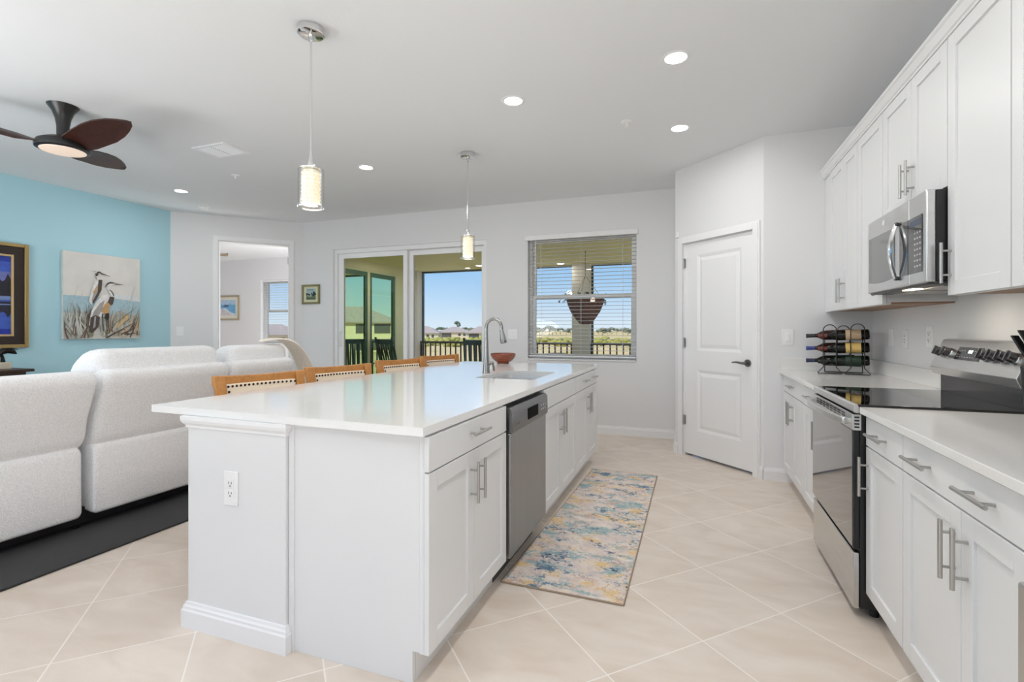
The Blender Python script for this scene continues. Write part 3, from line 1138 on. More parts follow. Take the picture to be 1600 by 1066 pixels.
M_MWIN = mat('microwave_window', (0.20, 0.205, 0.205), 0.06, 0.6)
build('window', arcpanel(MXF - .0025, MXF + .002, 2.872, 3.232, 1.498, 1.735, .012), M_MWIN, dm, smooth=False, label='dark mirrored glass window')
build('badge', MB().lathe([(.014, 0), (.012, -.003)], (MXF - .0005, 3.015, 1.785), 24, 'x'), M_PLATE, dm, label='small round white maker badge')
pk = build('keypad', arcpanel(MXF - .0025, MXF + .002, 2.562, 2.702, 1.49, 1.735, .0), M_BGLASS, pm, smooth=False, label='black glass keypad')
mb = MB()
for r in range(7):
    for c in range(3):
        mb.box(MXF - .0033, MXF - .002, 2.572 + c * .026, 2.586 + c * .026, 1.515 + r * .024, 1.523 + r * .024)
build('keys', mb, mat('key_grey', (.45, .45, .46), .5), pk, smooth=False)
mb = MB().box(MXF - .003, MXF - .002, 2.575, 2.685, 1.695, 1.722)
build('display', mb, mat('display_blue', s2l((40, 60, 90)), .2), pk, smooth=False)
# bowed handle: dark end caps and a bright chrome bar
build('door_trim', arcpanel(MXF - .0025, MXF + .002, 2.708, 2.805, 1.49, 1.735, .0), M_BGLASS, dm, smooth=False, label='black glass strip behind the handle')
hy = 2.826
pts = []
for k in range(13):
    tt = k / 12
    pts.append((MXF - .010 - .024 * math.sin(PI * tt), hy, 1.482 + .262 * tt))
mb = MB()
rings = []
for (x, y, z) in pts:
    rings.append([(x - .007, y - .009, z), (x + .007, y - .012, z), (x + .007, y + .012, z), (x - .007, y + .009, z)])
mb.loft(rings)
hh = build('handle', mb, M_CHROME, dm, bevel=.003)
mb = MB()
mb.box(MXF, MXF - .016, hy - .014, hy + .014, 1.476, 1.496)
mb.box(MXF, MXF - .016, hy - .014, hy + .014, 1.730, 1.750)
build('handle_caps', mb, M_BGLASS, hh, bevel=.006)
mb = MB().box(MXF + .01, XR - .01, MY0 + .01, MY1 - .01, MZ0 - .008, MZ0 + .005)
gb = build('vent_base', mb, M_DGREY, mw, bevel=.003)
mb = MB()
for yc in (2.74, 3.05):
    mb.box(1.0, 1.22, yc - .13, yc + .13, MZ0 - .012, MZ0 - .008)
build('grease_filter', mb, M_NICKEL, gb, smooth=False)
build('lamp_lens', MB().box(.95, .99, 2.78, 2.9, MZ0 - .0115, MZ0 - .008), mat('hood_lens', (.9, .88, .8), .4, emit=(1, .86, .66), estr=5), gb, smooth=False)
lamp('microwave_lamp', 'AREA', (.99, 2.84, MZ0 - .02), 1.6, (1, .88, .72), (0.05, 0, -1), shape='RECTANGLE', size=.1, size_y=.05)

# ---- range
GY0, GY1 = 2.506, 3.264
GX = 0.648
rgx = thing('electric_range', 'freestanding stainless electric range with black glass cooktop below the microwave', 'range', (.97, 2.885, 0))
build('body', MB().box(.672, XR - .012, GY0 + .002, GY1 - .002, .05, .885), M_BLACK, rgx, smooth=False)
mb = MB()
for y in (GY0 + .06, GY1 - .06):
    for x in (.74, 1.22):
        mb.lathe([(.018, 0), (.018, .052)], (x, y, 0), 12)
build('feet', mb, M_BLACK, rgx)
# cooktop: black glass with steel front edge
ct = build('cooktop', MB().box(.656, 1.235, GY0 + .003, GY1 - .003, .910, .923), M_BGLASS, rgx, bevel=.002)
mb = MB().sweep([(GX + .006, .886), (GX, .892), (GX, .918), (GX + .006, .9245), (GX + .014, .9245), (GX + .03, .886)], lambda p, q, s: (p, s, q), GY0, GY1)
build('front_trim', mb, m_ms, rgx, smooth=False)
# oven door: vented steel top, glass, handle
od = build('oven_door', MB().box(GX, .671, GY0 + .004, GY1 - .004, .300, .880), M_BLACK, rgx, bevel=.003)
mb = MB().box(GX - .004, GX + .004, GY0 + .003, GY1 - .003, .812, .880)
vp = build('vent_strip', mb, m_ms, od, bevel=.002)
for k in range(8):
    yc = GY0 + .14 + k * .07
    for j in range(3):
        for a in (-.024, .003):
            build('vent_slot', MB().box(GX - .0052, GX - .0035, yc + a, yc + a + .021, .842 + j * .011, .848 + j * .011), M_BLACK, vp, smooth=False)
for j in range(4):
    build('vent_slot', MB().box(GX + .003, GX + .021, GY0 + .0005, GY0 + .0030, .822 + j * .014, .829 + j * .014), M_BLACK, vp, smooth=False)
build('side_vent', MB().box(GX - .002, .676, GY0 + .0015, GY0 + .006, .812, .880), m_ms, od, smooth=False)
build('oven_glass', MB().box(GX - .0045, GX + .002, GY0 + .004, GY1 - .004, .308, .811), mat('oven_glass', (0.05, 0.05, 0.05), 0.04, 0.35, coat=1.0), od, bevel=.002)
pts = []
for k in range(21):
    tt = k / 20
    pts.append((GX - .024 - .036 * math.sin(PI * tt) ** .6, GY0 + .03 + (GY1 - GY0 - .06) * tt, .846))
rings = []
for x, y, z in pts:
    rings.append([(x - .008, y, z - .014), (x + .008, y, z - .017), (x + .008, y, z + .017), (x - .008, y, z + .014)])
mb = MB().loft(rings)
for yy in (GY0 + .05, GY1 - .05):
    mb.box(GX - .036, GX, yy - .018, yy + .018, .834, .858)
build('handle', mb, M_STEELH, od, bevel=.004)
mb = MB().box(GX, .671, GY0 + .004, GY1 - .004, .045, .285)
build('storage_drawer', mb, M_STEELH, rgx, bevel=.004)
# backguard
bg = build('backguard', MB().box(1.236, XR - .006, GY0 + .004, GY1 - .004, .90, 1.06), mat('backguard_grey', (.05, .05, .052), .15, .8), rgx, bevel=.003)
mb = MB().sweep([(1.205, 1.012), (1.19, 1.05), (1.248, 1.19), (1.262, 1.196), (XR - .006, 1.196), (XR - .006, 1.02), (1.24, 1.02)], lambda p, q, s: (p, s, q), GY0, GY1)
hd = build('control_head', mb, m_ms, rgx, bevel=.002)
# on the slanted control face
fa, fb = Vector((1.19, 0, 1.05)), Vector((1.248, 0, 1.19))
fd = (fb - fa).normalized()
fn = Vector((-fd.z, 0, fd.x))


def fp(y, s, n):
    p = fa + fd * s + fn * n
    return (p.x, y, p.z)


def fbox(mb, y0, y1, s0, s1, n0, n1):
    vs = [fp(y, s, n) for n in (n0, n1) for y, s in ((y0, s0), (y1, s0), (y1, s1), (y0, s1))]
    mb._new(vs, [(0, 1, 2, 3), (7, 6, 5, 4), (0, 4, 5, 1), (1, 5, 6, 2), (2, 6, 7, 3), (3, 7, 4, 0)])


mb = MB()
fbox(mb, 2.83, 3.05, .052, .118, -.001, .002)
dp = build('display_panel', mb, mat('display_glass', (.03, .031, .033), .12), hd, smooth=False)
mb = MB()
for k, (yy, w, h) in enumerate(((2.915, .010, .016), (2.928, .006, .016), (2.941, .010, .016))):
    fbox(mb, yy - w / 2, yy + w / 2, .088, .088 + h, .002, .0025)
build('display_digits', mb, mat('digit_white', (.8, .9, .9), .4, emit=(.8, .95, 1), estr=1.2), dp, smooth=False)
mb = MB()
for k in range(7):
    yy = 3.03 - k * .024
    if k not in (3, 4):
        fbox(mb, yy - .006, yy + .006, .098, .101, .002, .0024)
    fbox(mb, yy - .006, yy + .006, .066, .069, .002, .0024)
build('touch_marks', mb, mat('mark_grey', (.35, .35, .36), .5), dp, smooth=False)
for yy in (3.20, 3.115, 2.775, 2.705, 2.635, 2.565):
    mb = MB()
    p0, p1, p2 = Vector(fp(yy, .082, 0)), Vector(fp(yy, .082, .009)), Vector(fp(yy, .082, .036))
    mb.tube([p0, p1], .027, 22)
    kn = build('knob', mb, M_CHROME, hd, bevel=.002)
    mb = MB().tube([p1, p2], .0225, 22, radii=[.0235, .021])
    fbox(mb, yy - .004, yy + .004, .060, .104, .03, .043)
    build('knob_grip', mb, mat('knob_steel', (.17, .17, .172), .3, .9), kn, bevel=.001)

# ---- fridge (only its edge shows)
fr = thing('refrigerator', 'stainless refrigerator, only its edge showing at the right border of the photo', 'refrigerator', (1.0, .92, 0))
build('cabinet', MB().box(.71, XR - .02, .46, 1.35, .02, 1.78), M_DGREY, fr, smooth=False, bevel=.004)
build('feet', MB().box(.75, 1.2, .5, 1.33, 0, .02), M_BLACK, fr, smooth=False)
dfr = build('door', MB().box(.664, .707, .915, 1.352, .72, 1.78), M_STEEL, fr, bevel=.008, seg=3)
build('handle', MB().rod((.60, .965, .95), (.60, .965, 1.6), .011).rod((.652, .965, 1.0), (.6, .965, 1.0), .007).rod((.652, .965, 1.55), (.6, .965, 1.55), .007), M_STEEL, dfr)
dfr = build('door', MB().box(.664, .707, .46, .909, .72, 1.78), M_STEEL, fr, bevel=.008, seg=3)
build('handle', MB().rod((.60, .88, .95), (.60, .88, 1.6), .011).rod((.652, .88, 1.0), (.6, .88, 1.0), .007).rod((.652, .88, 1.55), (.6, .88, 1.55), .007), M_STEEL, dfr)
dfr = build('freezer_drawer', MB().box(.649, .707, .46, 1.366, .06, .71), M_STEEL, fr, bevel=.008, seg=3)
build('handle', MB().rod((.60, .55, .64), (.60, 1.14, .64), .011).rod((.65, .6, .64), (.6, .6, .64), .007).rod((.65, 1.10, .64), (.6, 1.10, .64), .007), M_STEEL, dfr)

# ---- knife block
kb = thing('knife_block', 'black knife block on the near counter at the right edge, knife handles showing', 'knife block', (1.21, 2.33, .914))
mb = MB().sweep([(1.15, .9145), (1.27, .9145), (1.285, 1.02), (1.20, 1.15), (1.135, 1.11)], lambda p, q, s: (p, s, q), 2.28, 2.37)
build('block', mb, M_BLACK, kb, bevel=.004)
for k, (yy, dx, ln) in enumerate(((2.30, 0, .13), (2.33, .012, .12), (2.352, -.004, .11), (2.34, .035, .10))):
    a = Vector((1.165 + dx, yy, 1.125 + dx * .4))
    dv_ = Vector((-.42, .05, .9)).normalized()
    mb = MB().loft([[(a + dv_ * (ln * t)) + Vector((sx_ * .011, sy * .007, 0)) for sx_, sy in ((-1, -1), (1, -1), (1, 1), (-1, 1))] for t in (0, .5, 1)])
    build('knife_handle', mb, M_BLACK, kb, bevel=.003)

# ---- outlets on the right wall, switch on the end wall
outlet('wall_outlet', 'white wall plate behind the wine rack, farthest of the three above the counter', (XR, 4.19, 1.19), (0, 1, 0), (-1, 0, 0), 'plate')
outlet('wall_outlet', 'white socket outlet in the middle of the three plates above the counter', (XR, 3.94, 1.18), (0, 1, 0), (-1, 0, 0), 'gfci')
outlet('wall_outlet', 'white outlet plate closest to the range control panel, nearest of the three', (XR, 3.585, 1.20), (0, 1, 0), (-1, 0, 0), 'duplex')
outlet('light_switch', 'white rocker light switch on the wall right of the pantry door', (.727, YE, 1.182), (1, 0, 0), (0, -1, 0), 'switch', w=.085, h=.13)
outlet('light_switch', 'faint white double switch plate on the far wall between sliding door and blinds', (-2.155, YF, 1.185), (1, 0, 0), (0, -1, 0), 'switch', w=.125, h=.13)
wpt = aP + aD * 1.545
outlet('light_switch', 'white switch plate on the angled wall left of the bedroom doorway', (wpt.x, wpt.y, 1.22), (aD.x, aD.y, 0), (aN.x, aN.y, 0), 'switch', w=.085, h=.13)

# ================================================================== WINE RACK
RO = Vector((1.055, 4.335, .914))          # centre of the rack foot line
ra = Vector((.972, -.235, 0)).normalized()  # along the counter, left to right in the photo
rb = Vector((.235, .972, 0)).normalized()   # away from the camera


def rk(a, b, z):
    return RO + ra * a + rb * b + Vector((0, 0, z))


wr = thing('wine_rack', 'black wire wine rack with arched top on the counter in the corner', 'wine rack', RO)
wr_h = 0.335


def frame(a0, a1, b, h, foot=True):
    mb = MB()
    w = (a1 - a0) / 2
    c = (a0 + a1) / 2
    pts = []
    if foot:
        pts += [rk(c, b, .004), rk(a0 - .03, b, .004), rk(a0 - .034, b, .009), rk(a0 + .002, b, .052)]
    else:
        pts += [rk(a0, b, .05)]
    pts += [rk(a0, b, .08), rk(a0, b, h - w)]
    for k in range(1, 12):
        an = PI - k * PI / 12
        pts.append(rk(c + w * math.cos(an), b, h - w + w * math.sin(an)))
    pts += [rk(a1, b, h - w), rk(a1, b, .08)]
    if foot:
        pts += [rk(a1 - .002, b, .052), rk(a1 + .034, b, .009), rk(a1 + .03, b, .004), rk(c, b, .004)]
    else:
        pts += [rk(a1, b, .05)]
    mb.tube(pts, .0034, 8)
    return mb


FA = (-.125, -.042)
FB = (.045, .128)
build('frame', frame(*FA, -.075, .366), M_WIRE, wr)
build('frame', frame(*FB, -.085, .372), M_WIRE, wr)
build('frame', frame(FA[1] + .004, FB[0] - .004, .085, .36, False), M_WIRE, wr)
mb = MB()
for a in (-.12, .12):
    mb.tube([rk(a, .097, .004), rk(a, .097, .30)], .0034, 8)
mb.tube([rk(-.12, .097, .004), rk(.12, .097, .004)], .0034, 8)
build('rear_frame', mb, M_WIRE, wr)
ROWS = (.062, .158, .254)
mb = MB()
for z in ROWS:
    zc = z + .002
    for a in (-.098, -.062, .066, .108):
        mb.tube([rk(a, -.0785 if a < 0 else -.0885, zc - .0), rk(a, .097, zc)], .0028, 6)
    mb.tube([rk(FA[0], -.0785, zc), rk(FA[1], -.0785, zc)], .0028, 6)
    mb.tube([rk(FB[0], -.0885, zc), rk(FB[1], -.0885, zc)], .0028, 6)
    mb.tube([rk(-.12, .097, zc), rk(.12, .097, zc)], .0028, 6)
mb.tube([rk(-.042, .097, .06), rk(-.042, -.0755, .06)], .0028, 6)
mb.tube([rk(.045, .097, .06), rk(.045, -.085, .06)], .0028, 6)
build('cradle_wires', mb, M_WIRE, wr)
PROF = [(0, 0), (.030, 0), (.0365, .006), (.0375, .02), (.0375, .185), (.035, .205), (.024, .228), (.0155, .245), (.0142, .262), (.0142, .305), (.0155, .306), (.0155, .314), (.013, .316), (0, .316)]


def bottle(label, a_base, b, z, glass, foil, lab=None, tilt=0.05):
    base = rk(a_base, b, z)
    ax = (-ra + Vector((0, 0, -tilt))).normalized()
    t = thing('wine_bottle', label, 'bottle', base, group='wine bottles in the rack')
    q = Vector((0, 0, 1)).rotation_difference(ax)

    def lath(prof, n=24):
        mb = MB().lathe(prof, (0, 0, 0), n, caps=False)
        for v in mb.bm.verts:
            v.co = q @ v.co
        return mb
    build('glass_body', lath(PROF), glass, t, world=False)
    build('foil', lath([(.0146, .258), (.0148, .303), (.0162, .304), (.0162, .315), (.0135, .3175), (0, .3175)]), foil, t, world=False)
    if lab:
        build('paper_label', lath([(.0379, .05), (.0381, .052), (.0381, .142), (.0379, .144)]), lab, t, world=False)
    return t


G_DARK = mat('bottle_dark', (.005, .004, .003), .08, spec=.25)
G_RED = mat('bottle_red', (.028, .007, .006), .08, spec=.25)
G_GREEN = mat('bottle_green', (.004, .008, .004), .08, spec=.25)
F_BLUE = mat('foil_blue', s2l((38, 56, 140)), .3)
F_NAVY = mat('foil_navy', s2l((28, 34, 72)), .3)
F_BLK = mat('foil_black', (.012, .012, .012), .3)
F_RED = mat('foil_red', s2l((110, 52, 40)), .35)
LB_TAN = mat('label_tan', s2l((198, 172, 140)), .7, vary=.05, vscale=40)
LB_YEL = mat('label_yellow', s2l((222, 190, 112)), .7, vary=.06, vscale=40)
LB_GRN = mat('label_green', s2l((34, 58, 42)), .6)
for row, (z, fl, gl, lf, gr_, lf2, lb2) in enumerate(((ROWS[2], 'black', G_RED, F_BLK, G_DARK, F_RED, LB_TAN), (ROWS[1], 'bright blue', G_RED, F_BLUE, G_DARK, F_RED, LB_YEL), (ROWS[0], 'navy', G_GREEN, F_NAVY, G_GREEN, F_BLK, LB_GRN))):
    rn = ('top', 'middle', 'bottom')[2 - (2 - row)]
    bottle('wine bottle with %s capsule sticking out left on the %s row of the rack' % (fl, rn), .075, .045, z + .0425, gl, lf)
    bottle('wine bottle with %s label lying in front on the rack\'s %s row' % (('tan', 'yellow', 'dark green')[row], rn), .158, -.037, z + .0425, gr_, lf2, lb2)

# ================================================================== FAR WALL WINDOW + BLIND
def frame_rect(mb, x0, x1, z0, z1, w, y0, y1):
    mb.box(x0, x0 + w, y0, y1, z0, z1)
    mb.box(x1 - w, x1, y0, y1, z0, z1)
    mb.box(x0 + w, x1 - w, y0, y1, z0, z0 + w)
    mb.box(x0 + w, x1 - w, y0, y1, z1 - w, z1)


def hung_window(name, x0, x1, z0, z1, zr, yf, depth, glass):
    w = srt(name, ((x0 + x1) / 2, yf + depth, z0))
    mb = MB()
    frame_rect(mb, x0, x1, z0, z1, .035, yf + depth - .05, yf + depth + .03)
    build('frame', mb, M_VINYL, w, smooth=False)
    mb = MB()
    frame_rect(mb, x0 + .035, x1 - .035, zr - .02, z1 - .035, .035, yf + depth, yf + depth + .025)
    s = build('upper_sash', mb, M_VINYL, w, smooth=False)
    build('pane', MB().box(x0 + .07, x1 - .07, yf + depth + .009, yf + depth + .013, zr + .015, z1 - .07), glass, s, smooth=False)
    mb = MB()
    frame_rect(mb, x0 + .035, x1 - .035, z0 + .035, zr + .03, .04, yf + depth - .03, yf + depth - .004)
    s = build('lower_sash', mb, M_VINYL, w, smooth=False)
    build('pane', MB().box(x0 + .075, x1 - .075, yf + depth - .018, yf + depth - .014, z0 + .075, zr - .01), M_GLASS, s, smooth=False)
    build('sill', MB().box(x0, x1, yf - .015, yf + depth - .05, z0 + .0005, z0 + .018), mat('sill_marble', (.78, .78, .78), .25), w, bevel=.003)
    return w


hung_window('window_1', WX0, WX1, WZ0, WZ1, 1.65, YF, .14, M_GLASS)


def blind(label, x0, x1, z0, z1, yc, spacing=.0452, slat=.048):
    t = thing('window_blind', label, 'blind', ((x0 + x1) / 2, yc, z0))
    mb = MB().box(x0 + .004, x1 - .004, yc - .024, yc + .024, z1 - .04, z1 - .002)
    build('head_rail', mb, M_VINYL, t, smooth=False)
    mb = MB()
    z = z1 - .065
    n = 0
    while z > z0 + .045:
        hw = slat / 2
        th = .0028
        # slightly crowned slat
        prof = [(-hw, 0), (0, .0022), (hw, 0), (hw, -th), (0, .0022 - th), (-hw, -th)]
        mb.sweep(prof, lambda p, q, s: (s, yc + p, z + q), x0 + .006, x1 - .006)
        z -= spacing
        n += 1
    build('slats', mb, mat('blind_white', (.62, .62, .60), .5), t, smooth=False)  # white slats made darker in colour to suggest their backlit shade
    build('bottom_rail', MB().box(x0 + .006, x1 - .006, yc - .025, yc + .025, z0 + .02, z0 + .036), M_VINYL, t, bevel=.003)
    mb = MB()
    for k in (.12, .5, .88):
        xx = x0 + (x1 - x0) * k
        for yy in (yc - .0255, yc + .0255):
            mb.rod((xx, yy, z0 + .03), (xx, yy, z1 - .04), .0011, 5)
    build('ladder_cords', mb, M_VINYL, t)
    return t


bl = blind('white horizontal blind hung open in the kitchen window on the far wall', WX0 + .004, WX1 - .004, WZ0 + .02, WZ1, YF + .045)
build('valance', MB().box(WX0 - .03, WX1 + .02, YF - .030, YF - .002, WZ1 - .052, WZ1 + .012), M_TRIM, bl, bevel=.004)
build('tilt_wand', MB().rod((WX0 + .10, YF + .012, WZ1 - .05), (WX0 + .10, YF + .012, WZ1 - .56), .004, 6), M_VINYL, bl)

# ---- sliding glass door
sd = srt('door_2', ((SX0 + SX1) / 2, YF + .1, 0))
mb = MB()
mb.box(SX0, SX0 + .05, YF + .03, YF + .17, 0, SZ1)
mb.box(SX1 - .05, SX1, YF + .03, YF + .17, 0, SZ1)
mb.box(SX0 + .05, SX1 - .05, YF + .03, YF + .17, SZ1 - .06, SZ1)
mb.box(SX0 + .05, SX1 - .05, YF + .03, YF + .17, 0, .03)
build('frame', mb, M_VINYL, sd, smooth=False)
XM = -3.77


def slide_panel(x0, x1, y, w0, w1, glass):
    mb = MB()
    zt_, zb_ = SZ1 - .062, .032
    mb.box(x0, x0 + w0, y - .018, y + .018, zb_, zt_)
    mb.box(x1 - w1, x1, y - .018, y + .018, zb_, zt_)
    mb.box(x0 + w0, x1 - w1, y - .018, y + .018, zt_ - .07, zt_)
    mb.box(x0 + w0, x1 - w1, y - .018, y + .018, zb_, zb_ + .09)
    s = build('sliding_panel', mb, M_VINYL, sd, smooth=False)
    build('pane', MB().box(x0 + w0, x1 - w1, y - .003, y + .003, zb_ + .09, zt_ - .07), glass, s, smooth=False)
    return s


s1 = slide_panel(SX0 + .055, XM + .03, YF + .07, .09, .06, M_GLASSY)
slide_panel(XM - .02, SX1 - .052, YF + .125, .12, .06, M_GLASS)
mb = MB()
hx = SX0 + .1
mb.tube([(hx, YF + .05, 1.0), (hx, YF + .02, 1.02), (hx, YF + .015, 1.1), (hx, YF + .02, 1.2), (hx, YF + .05, 1.22)], .009, 8)
build('pull_handle', mb, M_PLATE, s1)

# ---- bedroom window, blind, picture, fan
hung_window('window_3', BWX0, BWX1, .93, 2.36, 1.66, 8.6, .16, M_GLASS)
blind('white horizontal blind in the bedroom window seen through the doorway', BWX0 + .004, BWX1 - .004, .955, 2.36, 8.67, spacing=.055)

# ================================================================== PICTURES
def flat_art(name, parent, mats, quads, to3d):
    """painted strokes: quads of (material index, layer, polygon in picture coords)"""
    mb = MB()
    for i, (mi, layer, poly) in enumerate(sorted(quads, key=lambda q: q[1])):
        mb.mi = mi
        vs = [to3d(p, q, i) for p, q in poly]
        mb._new(vs, [tuple(range(len(vs)))])
    return build(name, mb, mats, parent, smooth=False)


def stroke(x0, y0, x1, y1, w0, w1, bend=0.0, n=6):
    pts = []
    dx, dy = x1 - x0, y1 - y0
    ln = math.hypot(dx, dy)
    nx, ny = -dy / ln, dx / ln
    left, right = [], []
    for k in range(n + 1):
        t = k / n
        b = bend * math.sin(PI * t)
        w = (w0 + (w1 - w0) * t) / 2
        cx, cy = x0 + dx * t + nx * b, y0 + dy * t + ny * b
        left.append((cx + nx * w, cy + ny * w))
        right.append((cx - nx * w, cy - ny * w))
    return [(min(.995, max(.005, p)), min(.995, max(.005, q))) for p, q in left + right[::-1]]


# heron canvas on the blue wall : picture coords u 0..1 left to right, v 0..1 bottom to top
HY0_, HY1_, HZ0, HZ1 = 3.49, 4.31, 1.135, 2.135
hc = thing('canvas_art', 'canvas painting of two herons standing in beach grass, hung on the blue wall', 'painting', (XB, 3.9, HZ0))
build('canvas', MB().box(XB + .001, XB + .04, HY0_, HY1_, HZ0, HZ1), mat('canvas_white', s2l((226, 222, 216)), .9, vcolor=s2l((214, 212, 208)), vscale=5, bump=.1, bscale=200), hc, bevel=.003)


def h3(p, q, layer):
    return (XB + .0405 + .00006 * layer, HY0_ + (HY1_ - HY0_) * p, HZ0 + (HZ1 - HZ0) * q)


HM = [mat('paint_' + n, s2l(c), .8, vary=.10, vscale=25) for n, c in (
    ('sky', (224, 220, 215)), ('sea', (168, 196, 206)), ('sand', (204, 200, 192)), ('feather_white', (226, 224, 222)), ('feather_grey', (164, 160, 158)),
    ('feather_dark', (84, 74, 70)), ('ochre', (196, 158, 112)), ('grass_green', (140, 140, 120)), ('grass_brown', (112, 92, 78)), ('grass_pale', (178, 182, 176)), ('black', (52, 46, 46)), ('foam', (214, 222, 224)), ('plume', (212, 182, 134)))]
Q = []
Q.append((1, 1, [(.0, .30), (1, .27), (1, .46), (.6, .49), (0, .50)]))
Q.append((11, 2, [(.62, .50), (1, .485), (1, .515), (.62, .535)]))
Q.append((2, 2, [(0, 0), (1, 0), (1, .24), (.7, .2), (.4, .27), (.2, .24), (0, .30)]))
Q.append((9, 2, [(0, .25), (.25, .32), (.5, .26), (.7, .34), (1, .26), (1, .2), (0, .2)]))
rnd = random.Random(3)


def st(mi, layer, *a, **k):
    Q.append((mi, layer, stroke(*a, **k)))


for k in range(80):
    x = rnd.uniform(.02, .36)
    h = rnd.uniform(.2, .42)
    st(rnd.choice((7, 7, 8, 9, 9, 2)), 3 + k * .03, x, rnd.uniform(.0, .1), x + rnd.uniform(-.16, .10), h, .024, .003, bend=rnd.uniform(-.03, .03))
for k in range(80):
    x = rnd.uniform(.46, .98)
    st(rnd.choice((7, 9, 9, 8, 2, 12)), 3 + k * .03, x, rnd.uniform(.0, .12), min(.99, x + rnd.uniform(-.06, .25)), rnd.uniform(.18, .40), .021, .003, bend=rnd.uniform(-.03, .03))
st(9, 5, .78, .3, .92, .66, .010, .003, bend=-.01)
st(7, 5, .84, .2, .90, .44, .012, .003)
st(9, 5, .72, .2, .76, .46, .010, .003)
st(9, 5, .10, .4, .17, .62, .006, .002)
st(9, 5, .2, .45, .23, .58, .006, .002)
# rear heron
Q.append((3, 6, [(.30, .44), (.34, .60), (.38, .68), (.43, .70), (.46, .66), (.45, .56), (.38, .46), (.33, .40)]))
Q.append((4, 6.2, [(.33, .44), (.37, .58), (.42, .66), (.45, .62), (.43, .52), (.37, .44)]))
Q.append((5, 6.4, [(.34, .43), (.41, .55), (.42, .70), (.47, .70), (.46, .58), (.40, .47), (.35, .41)]))
Q.append((6, 6.5, [(.35, .55), (.39, .60), (.42, .63), (.40, .57), (.37, .53)]))
st(10, 6.6, .385, .765, .40, .72, .022, .026, bend=.01)
st(3, 6.7, .40, .74, .43, .70, .03, .03)
Q.append((5, 6.8, [(.385, .755), (.40, .785), (.43, .80), (.46, .785), (.46, .765), (.43, .76), (.41, .75)]))
Q.append((3, 6.9, [(.41, .765), (.43, .775), (.455, .77), (.44, .758)]))
st(5, 7, .455, .775, .575, .750, .016, .003)
st(4, 7, .39, .79, .31, .80, .006, .002)
# front heron
Q.append((3, 7.2, [(.30, .16), (.33, .32), (.38, .42), (.47, .52), (.55, .535), (.60, .50), (.58, .42), (.50, .33), (.44, .24), (.36, .12)]))
Q.append((4, 7.3, [(.31, .18), (.36, .32), (.44, .42), (.50, .46), (.47, .36), (.42, .26), (.36, .16)]))
Q.append((5, 7.4, [(.30, .08), (.32, .25), (.38, .28), (.44, .26), (.42, .14), (.38, .10), (.34, .07)]))
Q.append((4, 7.5, [(.35, .12), (.37, .26), (.39, .27), (.38, .14)]))
Q.append((6, 7.6, [(.45, .32), (.49, .40), (.56, .47), (.60, .48), (.59, .42), (.54, .34), (.50, .30)]))
Q.append((5, 7.7, [(.54, .44), (.57, .51), (.63, .50), (.61, .42), (.58, .40)]))
Q.append((6, 7.8, [(.50, .28), (.52, .36), (.56, .36), (.56, .28)]))
st(3, 7.9, .60, .515, .55, .60, .05, .035, bend=-.01)
st(3, 8.0, .555, .58, .585, .66, .035, .04, bend=.015)
st(5, 8.1, .62, .52, .56, .59, .016, .012, bend=-.01)
Q.append((5, 8.2, [(.51, .63), (.53, .665), (.57, .685), (.62, .683), (.64, .668), (.60, .668), (.56, .66), (.53, .64), (.515, .61)]))
Q.append((3, 8.3, [(.55, .645), (.57, .662), (.62, .664), (.64, .658), (.60, .645)]))
st(5, 8.4, .635, .664, .755, .662, .014, .003)
for x0, y0, x1, y1 in ((.47, .30, .48, .09), (.52, .30, .53, .05), (.545, .28, .55, .12)):
    st(10, 8.5, x0, y0, x1, y1, .014, .008)
Q.append((10, 8.4, [(.50, .24), (.51, .30), (.56, .31), (.56, .25), (.53, .22)]))
# plume and front blades
st(12, 9, .66, .13, .81, .27, .012, .05)
st(12, 9.1, .72, .19, .82, .28, .03, .02)
for a in ((.52, .01, .78, .12, 8), (.52, .01, .70, .1, 10), (.6, .05, .92, .2, 8), (.72, .05, .92, .13, 5), (.8, .05, .96, .07, 5), (.02, .12, .1, .02, 8), (.0, .2, .12, .06, 7), (.2, .01, .3, .18, 8), (.55, .12, .95, .4, 7)):
    st(a[4], 9.2, *a[:4], .016, .004)
flat_art('painted_picture', hc, HM, Q, h3)

# framed lake picture, right end of it in view
LY0, LY1, LZ0, LZ1 = 1.95, 3.185, 1.055, 2.14
lp = thing('framed_picture', 'lake picture in a gold and black frame at the left edge, on the blue wall', 'picture', (XB, 2.55, LZ0))
M_GOLD = mat('gold_frame', s2l((176, 150, 98)), .35, .6)


def yframe(mb, y0, y1, z0, z1, w, x0, x1):
    mb.box(x0, x1, y0, y0 + w, z0, z1)
    mb.box(x0, x1, y1 - w, y1, z0, z1)
    mb.box(x0, x1, y0 + w, y1 - w, z0, z0 + w)
    mb.box(x0, x1, y0 + w, y1 - w, z1 - w, z1)


